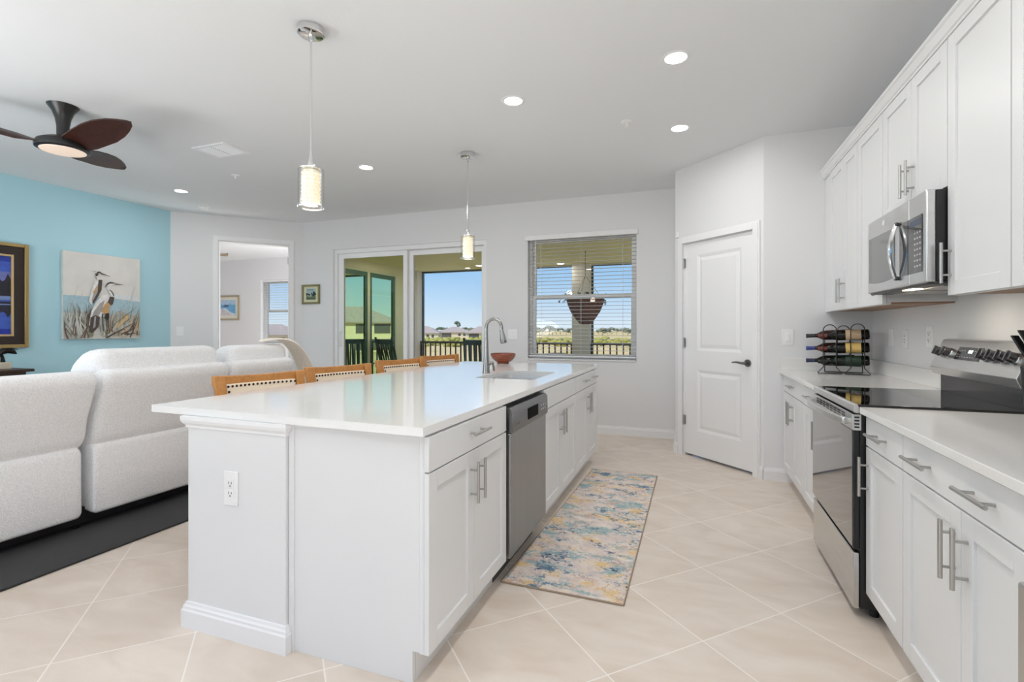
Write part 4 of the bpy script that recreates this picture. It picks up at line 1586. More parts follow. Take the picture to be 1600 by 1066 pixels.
mb = MB()
yframe(mb, LY0, LY1, LZ0, LZ1, .035, XB + .001, XB + .045)
build('frame', mb, M_GOLD, lp, bevel=.005)
mb = MB()
yframe(mb, LY0 + .035, LY1 - .035, LZ0 + .035, LZ1 - .035, .085, XB + .001, XB + .03)
build('mat_board', mb, mat('black_mat', s2l((44, 32, 26)), .6), lp, smooth=False, label='dark brown inner border')
mb = MB()
yframe(mb, LY0 + .12, LY1 - .12, LZ0 + .12, LZ1 - .12, .02, XB + .001, XB + .036)
build('inner_frame', mb, mat('pale_gold', s2l((206, 178, 130)), .4, .3), lp, bevel=.003)
lm = [mat('lake_' + n, s2l(c), .35, vary=.12, vscale=14, stretch=(1, .6, 2)) for n, c in (('dusk_sky', (62, 92, 190)), ('pale_sky', (112, 120, 184)), ('forest', (34, 34, 46)), ('water', (66, 96, 188)), ('mist', (118, 138, 186)), ('dark_water', (40, 40, 58)), ('deep_blue', (36, 56, 160)))]
ly = lambda p, q, l: (XB + .0205 + .0002 * l, LY0 + .14 + (LY1 - LY0 - .28) * p, LZ0 + .14 + (LZ1 - LZ0 - .28) * q)
LQ = [(0, 0, [(0, .80), (1, .80), (1, 1), (0, 1)]), (6, 1, [(0, .94), (1, .93), (1, 1), (0, 1)]), (1, 0, [(0, .5), (1, .5), (1, .80), (0, .80)]), (3, 0, [(0, 0), (1, 0), (1, .5), (0, .5)]), (6, 1, [(0, 0), (1, 0), (1, .07), (0, .09)])]
tree_top = [(0, .45)]
for k in range(41):
    tree_top.append((k / 40, .70 + .07 * noise.noise(Vector((k * .6, 1.3, 0))) + .04 * math.sin(k * 2.3)))
tree_top += [(1, .45)]
LQ.append((2, 2, tree_top[::-1]))
refl_ = [(0, .42)]
for k in range(41):
    refl_.append((k / 40, .27 - .05 * noise.noise(Vector((k * .6, 1.3, 0))) - .03 * math.sin(k * 2.3)))
refl_ += [(1, .42)]
LQ.append((5, 2, refl_))
LQ.append((4, 3, [(0, .43), (1, .44), (1, .49), (0, .47)]))
LQ.append((4, 3, [(0, .36), (1, .375), (1, .39), (0, .37)]))
flat_art('painted_picture', lp, lm, LQ, ly)

# small farm landscape on the far wall
SY = YF
sp_ = thing('framed_picture', 'small green landscape in a gold frame on the far wall left of the sliding door', 'picture', (-5.355, SY, 1.62))
fx0, fx1, fz0, fz1 = -5.515, -5.19, 1.625, 1.915
mb = MB()
frame_rect(mb, fx0, fx1, fz0, fz1, .028, SY - .025, SY - .001)
build('frame', mb, mat('olive_gold', s2l((138, 132, 92)), .4, .4), sp_, bevel=.004)
build('mat_board', MB().box(fx0 + .028, fx1 - .028, SY - .010, SY - .001, fz0 + .028, fz1 - .028), mat('cream_mat', s2l((214, 212, 180)), .8), sp_, smooth=False)
sm = [mat('farm_' + n, s2l(c), .7, vary=.15, vscale=40) for n, c in (('sky', (160, 182, 184)), ('cloud', (118, 134, 140)), ('tree', (34, 50, 46)), ('field', (98, 118, 92)), ('light', (186, 192, 186)), ('dark_field', (64, 86, 62)))]
sx3 = lambda p, q, l: (fx0 + .075 + (fx1 - fx0 - .15) * p, SY - .0105 - .0002 * l, fz0 + .065 + (fz1 - fz0 - .125) * q)
SQ = [(0, 0, [(0, .4), (1, .4), (1, 1), (0, 1)]), (1, 1, [(.05, .86), (.7, .84), (.75, .92), (.1, .95)]), (3, 1, [(0, 0), (1, 0), (1, .42), (0, .42)]), (5, 2, [(0, 0), (1, 0), (1, .14), (.5, .1), (0, .18)]),
      (4, 2, [(.1, .32), (.5, .28), (.6, .36), (.3, .42), (.1, .40)])]
for cx, cy, r in ((.06, .5, .10), (.24, .47, .09), (.36, .42, .07), (.58, .52, .08), (.82, .62, .11), (.76, .42, .13), (.95, .5, .1)):
    SQ.append((2, 3, [(cx + r * math.cos(a * PI / 5) * (1 + .25 * math.sin(a * 7)), cy + r * 1.1 * math.sin(a * PI / 5)) for a in range(10)]))
flat_art('painted_picture', sp_, sm, SQ, sx3)

# beach print in the bedroom
bx0, bx1, bz0, bz1 = -10.53, -9.83, 1.46, 2.04
bp_ = thing('framed_picture', 'beach print in a pale wood frame on the bedroom wall seen through the doorway', 'picture', (-10.18, 8.6, 1.46))
mb = MB()
frame_rect(mb, bx0, bx1, bz0, bz1, .04, 8.572, 8.599)
build('frame', mb, mat('pale_wood_frame', s2l((168, 156, 132)), .5), bp_, bevel=.004)
build('mat_board', MB().box(bx0 + .04, bx1 - .04, 8.588, 8.599, bz0 + .04, bz1 - .04), mat('ivory_mat', s2l((226, 222, 206)), .8), bp_, smooth=False)
bm_ = [mat('beach_' + n, s2l(c), .7, vary=.15, vscale=20) for n, c in (('sea', (110, 170, 212)), ('sky', (170, 196, 220)), ('surf', (206, 216, 226)), ('rock', (84, 104, 140)), ('sand', (200, 196, 200)))]
b3 = lambda p, q, l: (bx0 + .12 + (bx1 - bx0 - .24) * p, 8.5875 - .0003 * l, bz0 + .11 + (bz1 - bz0 - .22) * q)
flat_art('painted_picture', bp_, bm_, [(1, 0, [(0, .7), (1, .7), (1, 1), (0, 1)]), (0, 0, [(0, 0), (1, 0), (1, .7), (0, .7)]), (4, 1, [(0, 0), (.9, 0), (.6, .2), (.2, .45), (0, .5)]), (2, 2, [(.1, .45), (.3, .5), (.7, .2), (1, .1), (.95, 0), (.8, .02), (.5, .22)]), (3, 2, [(.15, .6), (.3, .72), (.5, .68), (.55, .58), (.35, .52)])], b3)

# bedroom ceiling fan blade visible through the doorway
M_OAK = mat('fan_pale_wood', s2l((168, 150, 122)), .5)
bf = thing('ceiling_fan', 'pale wooden ceiling fan in the bedroom, one blade showing in the doorway', 'fan', (-8.72, 6.60, CEIL))
build('down_rod', MB().lathe([(.06, 0), (.05, -.03), (.016, -.05), (.016, -.18), (.11, -.2), (.12, -.26), (.08, -.29)], (-8.72, 6.60, CEIL - .001), 20), M_NICKEL, bf)
for k in range(3):
    a = math.radians(21 + k * 120)
    rings = []
    for r, w in ((.1, .05), (.2, .07), (.4, .075), (.55, .06), (.64, .03), (.66, .008)):
        c, s_ = math.cos(a), math.sin(a)
        rings.append([(-8.72 + c * r - s_ * w, 6.60 + s_ * r + c * w, CEIL - .185), (-8.72 + c * r + s_ * w, 6.60 + s_ * r - c * w, CEIL - .245), (-8.72 + c * r + s_ * w, 6.60 + s_ * r - c * w, CEIL - .251), (-8.72 + c * r - s_ * w, 6.60 + s_ * r + c * w, CEIL - .191)])
    build('blade', MB().loft(rings), M_OAK, bf)

# ================================================================== CEILING FIXTURES
dl = thing('ceiling_downlight', 'recessed round ceiling light nearest the camera, right of the pendants', 'light', (-.096, 3.081, CEIL), group='round recessed ceiling lights')
build('trim_ring', MB().lathe([(.086, -.0005), (.086, -.003), (.078, -.006), (.0625, -.004), (.0625, -.0005)], (0, 0, 0), 36), M_TRIM, dl, world=False)
build('lens', MB().lathe([(.062, -.001), (.062, -.0035)], (0, 0, 0), 36), M_LED, dl, world=False)
DL = [(-1.185, 3.271, 'recessed round ceiling light left of the kitchen sprinkler, right of the farther pendant lamp'),
      (-.101, 4.167, 'recessed round ceiling light above the pantry door, right of the sprinkler head'),
      (-3.039, 4.114, 'recessed round ceiling light between the two pendant lamps'),
      (-5.571, 4.082, 'recessed round ceiling light at far left, close to the blue wall')]
for x, y, lb in DL:
    dup(dl, (x, y, CEIL), label=lb)
for x, y in ((-.10, 1.9), (-.10, .7), (-2.6, -.9), (-4.6, -.4), (-5.5, .4)):
    dup(dl, (x, y, CEIL), label='recessed round ceiling light overhead, out of the picture')
for x, y in [(-.096, 3.081)] + [d[:2] for d in DL] + [(-.10, 1.9), (-.10, .7), (-2.6, -.9), (-4.6, -.4), (-5.5, .4)]:
    lamp('downlight_lamp', 'AREA', (x, y, CEIL - .012), 8.0 if x < -2.5 else 6.4, (1, .985, .96), (0, 0, -1), shape='DISK', size=.12)


def pendant(x, y, label):
    t = thing('pendant_lamp', label, 'lamp', (x, y, CEIL))
    build('canopy', MB().lathe([(.066, -.001), (.068, -.006), (.068, -.034), (.06, -.038), (.0, -.038)], (x, y, CEIL), 36, caps=False), M_CHROME, t)
    build('rod', MB().lathe([(.012, -.036), (.012, -.07), (.0055, -.075), (.0055, -.66), (.008, -.665), (.008, -.69), (.012, -.70), (.022, -.74), (.022, -.76)], (x, y, CEIL), 16), M_CHROME, t)
    zt_, zb_ = CEIL - .755, CEIL - .955
    # outer glass cylinder
    build('glass_shade', MB().lathe([(.0655, zb_), (.0655, zt_)], (x, y, 0), 36, caps=False), M_GLASSP, t)
    build('rim', MB().lathe([(.0675, zb_ - .003), (.0675, zb_ + .003), (.062, zb_ + .003), (.062, zb_ - .003), (.0675, zb_ - .003)], (x, y, 0), 36, caps=False), M_CHROME, t)
    # inner crystal cylinder, faceted beads
    mb = MB()
    rows, cols = 9, 18
    for r in range(rows):
        z = zb_ + .018 + r * (.178 / rows) + .004
        for c in range(cols):
            a = 2 * PI * (c + .5 * (r % 2)) / cols
            p = Vector((x + .044 * math.cos(a), y + .044 * math.sin(a), z))
            h = .0098
            n_ = Vector((math.cos(a), math.sin(a), 0))
            tt = Vector((-math.sin(a), math.cos(a), 0))
            vs = [p + tt * h * .85, p + Vector((0, 0, h)), p - tt * h * .85, p - Vector((0, 0, h)), p + n_ * .006]
            mb._new(vs, [(0, 1, 4), (1, 2, 4), (2, 3, 4), (3, 0, 4)])
    build('crystal_beads', mb, M_CRYS, t, smooth=False)
    build('lamp_core', MB().lathe([(.040, zb_ + .012), (.040, zt_ - .004)], (x, y, 0), 24), M_CORE, t)
    build('top_plate', MB().lathe([(.067, zt_ - .002), (.067, zt_ + .004), (.024, zt_ + .006)], (x, y, 0), 30), M_CHROME, t)
    lamp('pendant_light', 'POINT', (x, y, zb_ - .05), 3.0, (1, .93, .8), shadow_soft_size=.05)
    return t


M_GLASSP = bpy.data.materials.new('pendant_glass')
M_GLASSP.use_nodes = True
_n = M_GLASSP.node_tree
_n.nodes.clear()
_o = _n.nodes.new('ShaderNodeOutputMaterial')
_t = _n.nodes.new('ShaderNodeBsdfTransparent')
_t.inputs[0].default_value = (.93, .93, .92, 1)
_g = _n.nodes.new('ShaderNodeBsdfGlossy')
_g.inputs['Roughness'].default_value = .12
_m = _n.nodes.new('ShaderNodeMixShader')
_m.inputs[0].default_value = .16
_n.links.new(_t.outputs[0], _m.inputs[1])
_n.links.new(_g.outputs[0], _m.inputs[2])
_n.links.new(_m.outputs[0], _o.inputs[0])
M_CRYS = mat('crystal_lit', (.85, .82, .75), .15, emit=(1, .84, .52), estr=.42)
M_CORE = mat('lamp_core', (.9, .88, .8), .5, emit=(1, .86, .58), estr=.36)
pendant(-1.911, 2.114, 'nearer crystal pendant lamp on a chrome rod above the island')
pendant(-1.93, 4.111, 'farther crystal pendant lamp on a chrome rod above the island')

# ceiling fan in the living room
FCX, FCY = -4.25, 2.24
M_FBL = mat('fan_black', (.014, .014, .015), .35)
fan = thing('ceiling_fan', 'black ceiling fan with dark walnut blades and a round lamp in the living room', 'fan', (FCX, FCY, CEIL))
build('mount', MB().lathe([(.092, -.001), (.088, -.008), (.062, -.045), (.045, -.095), (.037, -.15), (.036, -.22), (.05, -.235)], (FCX, FCY, CEIL), 32), M_FBL, fan)
zh = CEIL - .31
build('motor_hub', MB().lathe([(.05, .075), (.10, .07), (.145, .045), (.158, .015), (.155, -.005), (.135, -.012)], (FCX, FCY, zh), 40), M_FBL, fan)
build('lamp_lens', MB().lathe([(.132, -.010), (.128, -.016), (.08, -.021), (0, -.022)], (FCX, FCY, zh), 40, caps=False), mat('fan_lens', (.72, .62, .55), .5, emit=(1, .70, .50), estr=.42), fan)
M_FW = mat('fan_walnut', s2l((62, 30, 20)), .4, vcolor=s2l((46, 22, 15)), vscale=10, stretch=(3, 3, 3))
for k, an in enumerate((0, 118, 239)):
    a = math.radians(an)
    er_, et = Vector((math.cos(a), math.sin(a), 0)), Vector((-math.sin(a), math.cos(a), 0))
    rings = []
    for r, wf, wb, z, tw in ((.08, .075, .07, .03, .012), (.16, .085, .080, .035, .02), (.24, .078, .078, .045, .032), (.34, .080, .082, .06, .034), (.45, .080, .078, .072, .034), (.56, .064, .058, .082, .028), (.64, .044, .036, .088, .018), (.70, .022, .012, .092, .008), (.715, .008, -.002, .093, .003)):
        tw *= (1.3, 1.0, 1.2)[k]
        c = Vector((FCX, FCY, zh)) + er_ * r
        top = [c + et * wf + Vector((0, 0, z - tw)), c + et * ((wf - wb) / 2) + Vector((0, 0, z + .008)), c - et * wb + Vector((0, 0, z + tw))]
        bot = [p - Vector((0, 0, .009)) for p in top[::-1]]
        rings.append(top + bot)
    build('blade', MB().loft(rings), M_FW, fan, smooth=True, angle=60)

# vent, smoke detector, sprinklers
vx, vy = -3.96, 3.27
vt = thing('ceiling_vent', 'white rectangular air vent with louvres in the living room ceiling', 'vent', (vx, vy, CEIL))
mb = MB()
for a0, a1, b0, b1 in ((-.19, .19, -.135, -.105), (-.19, .19, .105, .135), (-.19, -.16, -.105, .105), (.16, .19, -.105, .105)):
    mb.box(vx + a0, vx + a1, vy + b0, vy + b1, CEIL - .012, CEIL - .0005)
build('frame', mb, M_TRIM, vt, bevel=.002)
mb = MB()
for k in range(11):
    y = vy - .098 + k * .0196
    for (xa, xb_, dz) in ((vx - .158, vx - .004, 1), (vx + .004, vx + .158, -1)):
        mb._new([(xa, y, CEIL - .004), (xb_, y, CEIL - .004), (xb_, y + .007, CEIL - .012), (xa, y + .007, CEIL - .012), (xa, y, CEIL - .006), (xb_, y, CEIL - .006), (xb_, y + .007, CEIL - .014), (xa, y + .007, CEIL - .014)],
                [(3, 2, 1, 0), (4, 5, 6, 7), (0, 1, 5, 4), (1, 2, 6, 5), (2, 3, 7, 6), (3, 0, 4, 7)])
build('louvres', mb, M_TRIM, vt, smooth=False)
build('duct_shade', MB().box(vx - .16, vx + .16, vy - .105, vy + .105, CEIL - .002, CEIL - .0008), mat('vent_shadow', (.16, .16, .16), .9), vt, smooth=False)  # dark sheet standing for the shade inside the vent
sdv = thing('smoke_detector', 'small white smoke detector on the ceiling near the bedroom doorway', 'smoke detector', (-6.0, 4.70, CEIL))
build('base', MB().lathe([(.068, -.0005), (.068, -.012), (.06, -.014)], (-6.0, 4.70, CEIL), 28), M_PLATE, sdv)
build('cover', MB().lathe([(.058, -.014), (.055, -.036), (.045, -.042), (0, -.043)], (-6.0, 4.70, CEIL), 28, caps=False), M_PLATE, sdv)


def sprinkler(x, y, label):
    t = thing('fire_sprinkler', label, 'sprinkler', (x, y, CEIL))
    build('escutcheon', MB().lathe([(.042, -.0005), (.04, -.006), (.024, -.01), (.018, -.004)], (x, y, CEIL), 24), M_PLATE, t)
    mb = MB().lathe([(.008, -.004), (.008, -.03), (.004, -.034)], (x, y, CEIL), 10)
    mb.lathe([(.016, -.038), (.016, -.040)], (x, y, CEIL), 14)
    for s_ in (-1, 1):
        mb.tube([(x + s_ * .007, y, CEIL - .012), (x + s_ * .012, y, CEIL - .022), (x + s_ * .003, y, CEIL - .038)], .0018, 6)
    build('nozzle', mb, M_PLATE, t)


sprinkler(-.482, 3.898, 'small white fire sprinkler head in the kitchen ceiling between the downlights')
sprinkler(-4.473, 3.861, 'small white fire sprinkler head in the living room ceiling below the air vent')

# ================================================================== SOFA
sf = thing('reclining_sofa', 'light grey boucle reclining sofa seen from behind on the black rug', 'sofa', (-3.9, 2.0, 0.012))


def pillow_box(poly, y0, y1, r, crown=0.0, n=5):
    """polygon in (x, z) lofted along y with softly rounded ends"""
    c = Vector((sum(p[0] for p in poly) / len(poly), sum(p[1] for p in poly) / len(poly)))
    rings = []
    ys_ = []
    for k in range(n + 1):
        a = k / n * PI / 2
        ys_.append((y0 + r * (1 - math.sin(a)), r * (1 - math.cos(a))))
    prs = [(y0 + r - r * math.sin(PI / 2 * (n - k) / n), r - r * math.cos(PI / 2 * (n - k) / n)) for k in range(n + 1)]
    ends = [(y0 + r * (1 - math.cos(k / n * PI / 2)), r * (1 - math.sin(k / n * PI / 2))) for k in range(n + 1)]
    seq = ends + [(y0 + y1 - y, i) for y, i in ends[::-1]]
    for y, inset in seq:
        ring = []
        for px, pz in poly:
            v = Vector((px, pz)) - c
            ln = v.length
            v = v * max(.02, (ln - inset) / ln)
            ring.append((c.x + v.x, y, c.y + v.y))
        rings.append(ring)
    return MB().loft(rings)


def rounded(poly, r, n=4):
    out = []
    m = len(poly)
    for i in range(m):
        p, a, b = Vector(poly[i]), Vector(poly[i - 1]), Vector(poly[(i + 1) % m])
        da, db = (a - p), (b - p)
        rr_ = min(r, da.length * .45, db.length * .45)
        s, e_ = p + da.normalized() * rr_, p + db.normalized() * rr_
        for k in range(n + 1):
            t = k / n
            q = (1 - t) ** 2 * s + 2 * t * (1 - t) * p + t * t * e_
            out.append((q.x, q.y))
    return out


UNITS = [(0.15, 1.045), (1.055, 1.945), (1.972, 2.84), (2.855, 3.50)]
M_PIPE = mat('sofa_seam', s2l((176, 176, 178)), .95)
for i, (ya, yb) in enumerate(UNITS):
    # lower back panel (footing flap), upper back cushion, headrest, seat
    fl = pillow_box(rounded([(-3.455, .105), (-3.455, .53), (-3.53, .55), (-3.60, .5), (-3.60, .12)], .03), ya + .006, yb - .006 - (0.02 if i == 1 else 0), .03)
    build('back_panel', fl, M_MESH, sf)
    up = pillow_box(rounded([(-3.462, .54), (-3.43, .66), (-3.335, .93), (-3.34, .985), (-3.40, 1.0), (-3.60, .985), (-3.74, .9), (-3.80, .5), (-3.6, .46)], .05), ya + .004, yb - .004, .045)
    bc = build('back_cushion', up, M_MESH, sf)
    hh_ = {0: .0, 1: .0, 2: .125, 3: .12}[i]
    if hh_:
        hr = pillow_box(rounded([(-3.40, .96), (-3.42, 1.0 + hh_ - .02), (-3.48, 1.0 + hh_), (-3.62, .99 + hh_), (-3.72, 1.02), (-3.76, .88), (-3.62, .86)], .06), ya + (.0 if i == 2 else .06), yb - (.015 if i == 2 else -.01), .09)
        build('headrest', hr, M_MESH, sf)
    st_ = pillow_box(rounded([(-3.70, .18), (-3.70, .46), (-4.45, .48), (-4.52, .44), (-4.52, .14)], .06), ya + .004, yb - .004, .05)
    build('seat_cushion', st_, M_MESH, sf)
for ya, yb in ((-.08, .14), (3.505, 3.72)):
    ar = pillow_box(rounded([(-3.50, .10), (-3.47, .60), (-3.54, .64), (-4.45, .62), (-4.50, .58), (-4.50, .10)], .06), ya, yb, .05)
    build('arm', ar, M_MESH, sf)
mb = MB().box(-4.42, -3.54, -.02, 3.55, .05, .15)
for x in (-3.6, -4.36):
    for y in (.05, 1.05, 1.96, 2.85, 3.48):
        mb.lathe([(.022, .0122), (.025, .05)], (x, y, 0), 12)
build('base_frame', mb, M_BLACK, sf, smooth=False)

# living room rug
lr = thing('area_rug', 'plain black low pile area rug under the sofa', 'rug', (-4.6, 1.9, 0))
build('pile', MB().box(-6.2, -3.078, -1.0, 4.35, .001, .012), mat('black_pile', (.018, .018, .019), .95, vary=.35, vscale=220, bump=.6, bscale=260, sheen=.15), lr, bevel=.004)

# throw blanket draped over the far end of the sofa
def blanket():
    # spine path over the headrest and down behind / beside the far arm
    path = [(-3.50, 3.27, 1.125), (-3.49, 3.33, 1.140), (-3.48, 3.41, 1.148), (-3.47, 3.49, 1.142), (-3.46, 3.57, 1.10), (-3.455, 3.645, 1.02), (-3.45, 3.71, .92), (-3.45, 3.75, .81), (-3.45, 3.77, .68), (-3.45, 3.775, .52), (-3.45, 3.775, .38)]
    wid = [.06, .11, .15, .18, .20, .22, .23, .24, .25, .26, .26]
    path = [Vector(p) for p in path]
    n = 22
    rows = []
    for i, p in enumerate(path):
        t = (path[min(i + 1, len(path) - 1)] - path[max(i - 1, 0)]).normalized()
        side = Vector((.98, -.12, 0))
        side = (side - t * side.dot(t)).normalized()
        nn = side.cross(t).normalized()
        if nn.z + nn.y < 0:
            nn = -nn
        row = []
        for k in range(n + 1):
            s_ = k / n * 2 - 1
            fold = .016 * math.sin(k * 1.9 + i * .35) * ((.3 + .7 * i / 10))
            row.append(p + side * s_ * wid[i] * .5 + nn * (fold + .016))
        rows.append(row)
    mb = MB()
    vs = [[mb.bm.verts.new(q) for q in r] for r in rows]
    for a, b_ in zip(vs[:-1], vs[1:]):
        for k in range(n):
            mb.bm.faces.new((a[k], a[k + 1], b_[k + 1], b_[k]))
    return mb


o = build('throw_blanket', blanket(), mat('cream_throw', s2l((248, 238, 226)), .95, vary=.04, vscale=60, bump=.5, bscale=160, sheen=.4), angle=180)
sm_ = o.modifiers.new('thickness', 'SOLIDIFY')
sm_.thickness = .009
sm_.offset = 0
sb = o.modifiers.new('smooth', 'SUBSURF')
sb.levels = sb.render_levels = 2
tag(o, 'cream knitted throw draped over the far end of the grey sofa', 'blanket')

# console table and bronze on the blue wall, left edge
ctb = thing('console_table', 'dark wooden console table against the blue wall, its corner showing behind the sofa', 'table', (-6.4, 2.2, 0))
build('table_top', MB().box(XB + .02, -6.20, 1.2, 3.03, .825, .853), M_DWOOD, ctb, bevel=.004)
build('apron', MB().box(XB + .05, -6.24, 1.25, 2.98, .74, .825), M_DWOOD, ctb, smooth=False)
for x in (XB + .07, -6.26):
    for y in (1.28, 2.95):
        build('leg', MB().box(x - .025, x + .025, y - .025, y + .025, 0, .74), M_DWOOD, ctb, bevel=.003)
br = thing('bird_sculpture', 'small dark bronze bird sculpture on a pale block at the left edge', 'sculpture', (-6.42, 2.86, .853))
build('plinth', MB().box(-6.47, -6.37, 2.83, 2.93, .8535, .92), mat('pale_marble', s2l((206, 196, 176)), .4, vary=.1), br, bevel=.004)
mb = MB()
mb.tube([(-6.42, 2.885, .92), (-6.42, 2.88, .97), (-6.42, 2.865, 1.0), (-6.42, 2.88, 1.025), (-6.42, 2.92, 1.035), (-6.42, 2.965, 1.02), (-6.42, 2.99, 1.0)], .02, 12, radii=[.02, .014, .02, .03, .028, .022, .006])
mb.loft([[(-6.43, 2.85, 1.02), (-6.41, 2.85, 1.02), (-6.41, 2.85, 1.03), (-6.43, 2.85, 1.03)], [(-6.45, 2.89, 1.03), (-6.39, 2.89, 1.03), (-6.39, 2.89, 1.06), (-6.45, 2.89, 1.06)], [(-6.44, 2.95, 1.045), (-6.40, 2.95, 1.045), (-6.40, 2.95, 1.06), (-6.44, 2.95, 1.06)], [(-6.425, 3.0, 1.04), (-6.415, 3.0, 1.04), (-6.415, 3.0, 1.045), (-6.425, 3.0, 1.045)]])
build('bird', mb, mat('dark_bronze', (.02, .018, .016), .35, .7), br)


# ================================================================== STOOLS
def make_stool():
    t = thing('counter_stool', 'honey oak counter stool nearest the camera at the island', 'stool', (0, 0, 0))
    # local: x = along the back (width), y = forward (towards the island is +y... the seat faces +y), origin on floor
    W = .56
    for s_ in (-1, 1):
        # rear posts run from the floor up to the back, slightly raked
        rings = []
        for z, yy, w, d_ in ((.0, -.20, .034, .034), (.60, -.19, .042, .042), (.66, -.19, .05, .045), (.80, -.205, .05, .04), (.978, -.235, .062, .032)):
            xc = s_ * (W / 2 - .03 - (.0 if z > .6 else .02) - (0.012 if z < .9 and z > .6 else 0))
            rings.append([(xc - w / 2, yy - d_ / 2, z), (xc + w / 2, yy - d_ / 2, z), (xc + w / 2, yy + d_ / 2, z), (xc - w / 2, yy + d_ / 2, z)])
        build('back_post', MB().loft(rings), M_WOOD, t, world=False, bevel=.004)
        build('leg', MB().loft([[(s_ * .22 + a, .20 + b, z) for a, b in ((-w, -w), (w, -w), (w, w), (-w, w))] for z, w in ((0, .015), (.6, .021))]), M_WOOD, t, world=False, bevel=.003)
    # curved top rail
    rings = []
    for k in range(13):
        s_ = -1 + 2 * k / 12
        yy = -.236 - .022 * (1 - s_ * s_)
        zc = .981 - .010 * (1 - s_ * s_)
        rings.append([(s_ * W / 2, yy - .013, zc - .058), (s_ * W / 2, yy + .013, zc - .058), (s_ * W / 2, yy + .012, zc), (s_ * W / 2, yy - .014, zc)])
    build('top_rail', MB().loft(rings), M_WOOD, t, world=False, bevel=.005)
    # upholstered back pad with nail head trim
    rings = []
    for k in range(13):
        s_ = -1 + 2 * k / 12
        yy = -.222 - .022 * (1 - s_ * s_)
        rings.append([(s_ * .212, yy - .012, .685), (s_ * .212, yy + .022, .685), (s_ * .212, yy + .024, .80), (s_ * .212, yy + .01, .928), (s_ * .212, yy - .022, .928), (s_ * .212, yy - .014, .80)])
    pad = build('back_pad', MB().loft(rings), M_CREAM, t, world=False, bevel=.006, seg=3)
    mb = MB()
    for k in range(17):
        s_ = -1 + 2 * k / 16
        yy = -.222 - .022 * (1 - s_ * s_) + .013
        mb.lathe([(.0075, 0), (.006, .003), (0, .005)], (s_ * .205, yy, .915), 8, 'y', caps=False)
    for z in (.885, .855, .825, .795, .765, .735, .705):
        for s_ in (-1, 1):
            mb.lathe([(.0075, 0), (.006, .003), (0, .005)], (s_ * .203, -.222 + .018, z), 8, 'y', caps=False)
    build('nail_head_trim', mb, M_NAIL, pad, world=False)
    build('seat_frame', MB().box(-.26, .26, -.22, .24, .575, .615), M_WOOD, t, world=False, bevel=.004)
    build('seat_cushion', MB().box(-.25, .25, -.165, .235, .615, .665), M_CREAM, t, world=False, bevel=.02, seg=3)
    build('footrest', MB().box(-.205, .205, .188, .212, .2, .235), M_WOOD, t, world=False, bevel=.003)
    for s_ in (-1, 1):
        build('stretcher', MB().box(s_ * .225 - .012, s_ * .225 + .012, -.19, .19, .25, .28), M_WOOD, t, world=False, bevel=.003)
    return t


stool = make_stool()
# facing the island (+X), turned a little
def stool_at(o, lx, ly_, rx, ry):
    """place a stool so that its back rail runs from (lx, ly) to (rx, ry)"""
    ax = Vector((rx - lx, ry - ly_))
    a = math.atan2(ax.y, ax.x)
    # local +x maps to the rail direction reversed so that +y (front) points to the island
    rz = a + PI
    fwd = Vector((-math.sin(rz), math.cos(rz)))
    c = Vector(((lx + rx) / 2, (ly_ + ry) / 2)) + fwd * .236
    o.location = (c.x, c.y, 0)
    o.rotation_euler = (0, 0, rz)


stool_at(stool, -2.56, 2.055, -2.41, 2.60)
for (a, b_, c, d_), lb in (((-2.55, 2.76, -2.40, 3.30), 'honey oak counter stool, second from the camera along the island'),
                          ((-2.55, 3.58, -2.40, 4.13), 'honey oak counter stool, third from the camera along the island'),
                          ((-2.56, 4.33, -2.41, 4.88), 'honey oak counter stool farthest from the camera, at the far end of the island')):
    s_ = dup(stool, label=lb)
    stool_at(s_, a, b_, c, d_)

# ================================================================== LANAI
LX0, LX1, LY1 = -5.3, 3.6, 8.93
LC = 2.43
struct('lanai_floor', MB().box(LX0, LX1, YF + .2, LY1 + .12, -.25, -.03), mat('lanai_concrete', (.72, .70, .62), .9, vary=.05), smooth=False)
struct('lanai_ceiling', MB().box(LX0 - .1, LX1, YF + .2, LY1 + .2, LC, LC + .2), M_LANAI, smooth=False)
struct('lanai_roof', MB().box(-11.3, LX1, YF - .2, LY1 + .5, CEIL + .2, CEIL + .3), M_STUCCO, smooth=False)
struct('lanai_fascia', MB().box(LX0, LX1, LY1 + .08, LY1 + .2, LC + .2, CEIL + .2), M_STUCCO, smooth=False)
# side wall of the bedroom, with a sliding door
mb = MB()
DYa, DYb, DZ = 6.42, 8.10, 2.29
mb.box(LX0 - .1, LX0, YF + .2, DYa, -.1, LC)
mb.box(LX0 - .1, LX0, DYb, LY1 + .1, -.1, LC)
mb.box(LX0 - .1, LX0, DYa, DYb, DZ, LC)
struct('wall_lanai_side', mb, M_STUCCO, smooth=False)
ld = srt('door_3', (LX0, (DYa + DYb) / 2, 0))
M_CREAMV = mat('cream_vinyl', (.62, .60, .52), .4)
mb = MB()
yframe(mb, DYa, DYb, -.03, DZ, .05, LX0 - .06, LX0 + .012)
build('frame', mb, M_CREAMV, ld, smooth=False)
mgm = mat('reflective_teal_glass', (0.64, 0.86, 0.77), 0.0, 1.0)
M_TEALF = mat('dark_teal_sash', s2l((52, 92, 82)), .4)
for ya, yb in ((DYa + .05, 7.22), (7.26, DYb - .05)):
    mb = MB()
    yframe(mb, ya, yb, .02, DZ - .05, .075, LX0 - .03, LX0 + .004)
    s_ = build('sliding_panel', mb, M_TEALF, ld, smooth=False)
    build('pane', MB().box(LX0 - .02, LX0 - .014, ya + .07, yb - .07, .09, DZ - .12), mgm, s_, smooth=False, label='reflective teal glass')
build('meeting_stile', MB().box(LX0 - .03, LX0 + .01, 7.205, 7.275, .02, DZ - .05), M_CREAMV, ld, smooth=False)
